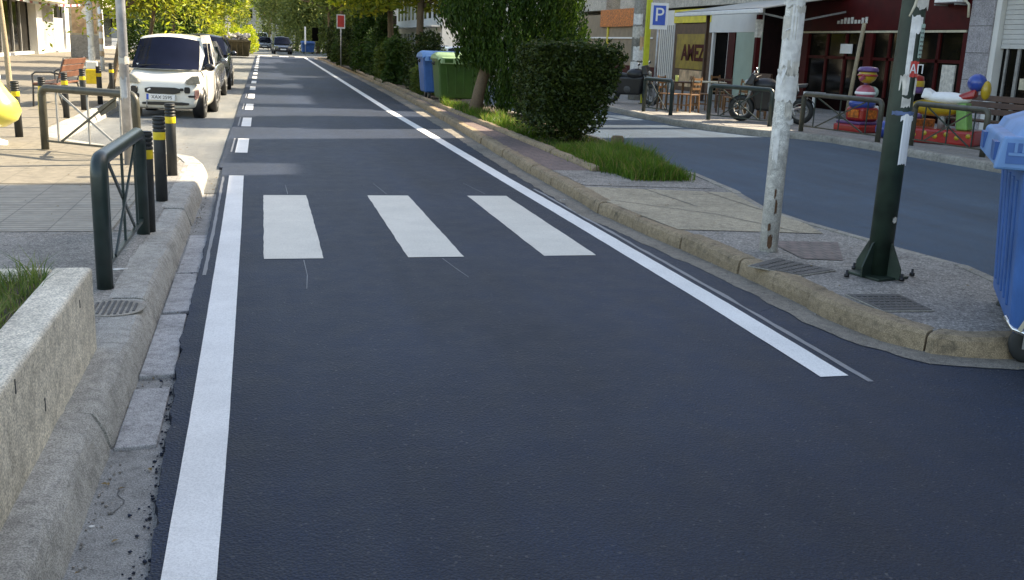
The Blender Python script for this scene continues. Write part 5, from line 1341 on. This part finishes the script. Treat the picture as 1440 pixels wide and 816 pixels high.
MB().hexa([(-.28,-.22,0),(.28,-.22,0),(.28,-.19,0),(-.28,-.19,0)],[(-.28,-.03,1.0),(.28,-.03,1.0),(.28,-.005,1.0),(-.28,-.005,1.0)]).build('front_panel', M['wood_dark'], e2)
MB().hexa([(-.28,.19,0),(.28,.19,0),(.28,.22,0),(-.28,.22,0)],[(-.28,.005,1.0),(.28,.005,1.0),(.28,.03,1.0),(-.28,.03,1.0)]).build('rear_panel', M['wood_dark'], e2)
# awning: part of the cafe
aw = MB().add([(FX-.05,26.9,3.42),(FX-.05,32.6,3.42),(13.5,32.4,2.92),(13.5,26.4,2.92),(FX-.05,26.9,3.39),(FX-.05,32.6,3.39),(13.5,32.4,2.89),(13.5,26.4,2.89)],[(0,1,2,3),(7,6,5,4),(0,4,5,1),(0,3,7,4),(1,5,6,2)]).build('awning', M['awning'], e)
MB().box(13.45,13.55,26.35,32.45,2.78,2.90).build('front_bar', M['white'], aw, bevel=.02)
mb = MB()
for yq in (27.6,29.4,31.2): mb.bar((13.6,yq,2.86),(FX-.05,yq+.2,3.36),.03,.04)
mb.bar((13.6,27.0,2.84),(14.9,26.8,2.62),.05,.05).bar((14.9,26.8,2.62),(FX-.05,26.9,2.95),.05,.05)
mb.build('folding_arms', M['grey_metal'], aw)
e = empty('awning_post', (13.75,30.4,.13), 0, 'dark square post carrying the far end of the café awning', 'post'); MB().box(-.05,.05,-.05,.05,0,2.68).build('post', M['wood_dark'], e, bevel=.008); MB().box(-.12,.12,-.12,.12,0,.02).build('foot', M['iron'], e)
e = empty('awning_post', (13.9,27.2,.13), 0, 'maroon square post carrying the near end of the café awning', 'post'); MB().box(-.07,.07,-.07,.07,0,2.64).build('post', M['maroon'], e, bevel=.008); MB().box(-.08,.08,-.08,.08,2.0,2.5).build('white_sleeve', M['paper2'], e)
e = empty('air_conditioner', (FX-.23,22.0,3.05), 0, 'white air conditioner hung beside the stone pillar', 'air conditioner')
MB().box(-.16,.16,-.42,.42,0,.55).build('casing', M['white'], e, bevel=.02); MB().box(-.16,.22,-.4,-.36,-.06,-.02).box(-.16,.22,.36,.40,-.06,-.02).build('bracket', M['grey_metal'], e)
MB().lathe([(.2,0),(.2,.012)],20,Matrix.Translation((-.165,.08,.28)) @ Matrix.Rotation(-PI/2,4,'Y')).build('fan_grille', M['grey_metal'], e); MB().tube([(0,-.45,.1),(.05,-.62,-.05),(.05,-.66,-.35)],.03,8).build('pipe', M['tan_bar'], e)
# beige corner shop
e = empty('beige_shop_building', (0,0,0), 0, 'beige walled shop with maroon base and orange sign beside the hedge', 'building')
MB().box(FX,FX+12,41.22,53,.95,3.3).build('wall', M['beige_wall'], e); MB().box(FX-.04,FX+12,41.22,53,0,.947).build('maroon_base', M['maroon'], e)
MB().box(FX-.12,FX-.02,43.6,49,2.7,3.5).build('orange_sign', M['orange_sign'], e); MB().box(FX-.05,FX-.003,42,52,2.15,2.22).build('white_rail', M['white'], e)
MB().box(FX-.06,FX-.003,47.9,48.1,.95,2.7).build('yellow_downpipe', M['yellow_sign'], e)
MB().box(FX-.02,FX+12,41.21,46.5,3.51,13.1).build('upper_floors', M['render_wall'], e); MB().box(FX-.02,FX+12,48.5,53,3.51,13.4).build('upper_floors', M['render_wall'], e)
for i, (y0,y1,h,l) in enumerate(((53.1,70,13.6,'pale apartment block seen over the white parked cars'),(71.6,84,13,'apartment block farther along the right side'),(96,130,13,'last apartment block on the right behind trees'))):
    e = empty('apartment_building', (0,0,0), 0, l, 'building')
    MB().box(FX,FX+12,y0,y1,0,h).build('wall', M['white_wall'], e)
    for k in range(int((y1-y0)/3)):
        fr = MB().box(FX-.05,FX-.003,y0+.6+3*k,y0+2.4+3*k,.4,2.5).build('shop_window', M['shopglass'], e)
        MB().box(FX-.08,FX-.052,y0+.5+3*k,y0+.6+3*k,.2,2.6).box(FX-.08,FX-.052,y0+2.4+3*k,y0+2.5+3*k,.2,2.6).build('frame', M['white'], fr)
        for z in (4,7,10): MB().box(FX-.03,FX-.003,y0+.8+3*k,y0+2.2+3*k,z,z+1.7).build('window', M['shopglass'], e)
    for z in (3.1,6.1,9.1): MB().box(FX-1.0,FX-.06,y0+.3,y1-.3,z,z+.14).build('balcony', M['white_wall'], e)
# ------------------------------------------------------------------ buildings on the left (facades on x = -12.5)
GX = -12.5
e = empty('shop_building', (0,0,0), 0, 'left shop building with tall dark glass front and white columns', 'building')
MB().box(GX-12,GX-.3,42,62.5,0,3.3).build('inner_wall', M['dark_void'], e); MB().box(GX-.28,GX-.24,42,62.5,.3,3.3).build('shop_window', M['shopglass'], e)
mb = MB()
for yq in (46,50,53.5,56,58.6,60.4): mb.box(GX-.235,GX-.15,yq-.06,yq+.06,.3,3.3)
mb.build('mullions', M['grey_metal'], e)
MB().box(GX-.3,GX+.02,42,62.5,0,.28).build('marble_plinth', M['white_wall'], e)
MB().box(GX-.2,GX+.25,62.52,64.0,0,3.3).build('white_column', M['white_wall'], e, bevel=.02)
MB().box(GX-12,GX+.05,64.02,68.6,0,3.3).build('grey_pillar', M['grey_wall'], e)
MB().box(GX-12,GX+.1,42,68.6,3.31,12).build('upper_floors', M['render_wall'], e)
MB().box(GX-.02,GX+1.3,42,68.6,3.0,3.3).build('canopy', M['tan_bar'], e)
e = empty('shop_building', (0,0,0), 0, 'farther left shop building with white sheets in its windows', 'building')
MB().box(GX-12,GX-.4,68.62,96,0,3.3).build('inner_wall', M['dark_void'], e); MB().box(GX-.38,GX-.34,68.62,96,.3,3.3).build('shop_window', M['shopglass'], e)
for y0,y1,m_ in ((69,72.2,'white_wall'),(73.2,74.6,'white_wall'),(77.5,79,'white_wall'),(83,84.5,'grey_wall'),(88,90,'white_wall')): MB().box(GX-.3,GX-.1,y0,y1,.25,3.3 if y0 > 73 else 2.2).build('white_sheet' if y0 < 75 else 'column', M[m_], e)
MB().box(GX-.4,GX+.2,68.62,96,0,.24).build('plinth', M['white_wall'], e); MB().box(GX-12,GX+.1,68.62,96,3.31,12).build('upper_floors', M['render_wall'], e)
e = empty('end_building', (0,0,0), 0, 'grey building closing the far end of the street behind the trees', 'building')
MB().box(-40,45,235,250,0,22).build('wall', M['grey_wall'], e)
for i in range(16):
    for k in range(5): MB().box(-32+4*i,-30+4*i,234.9,234.997,2+3.3*k,3.9+3.3*k).build('window', M['shopglass'], e)
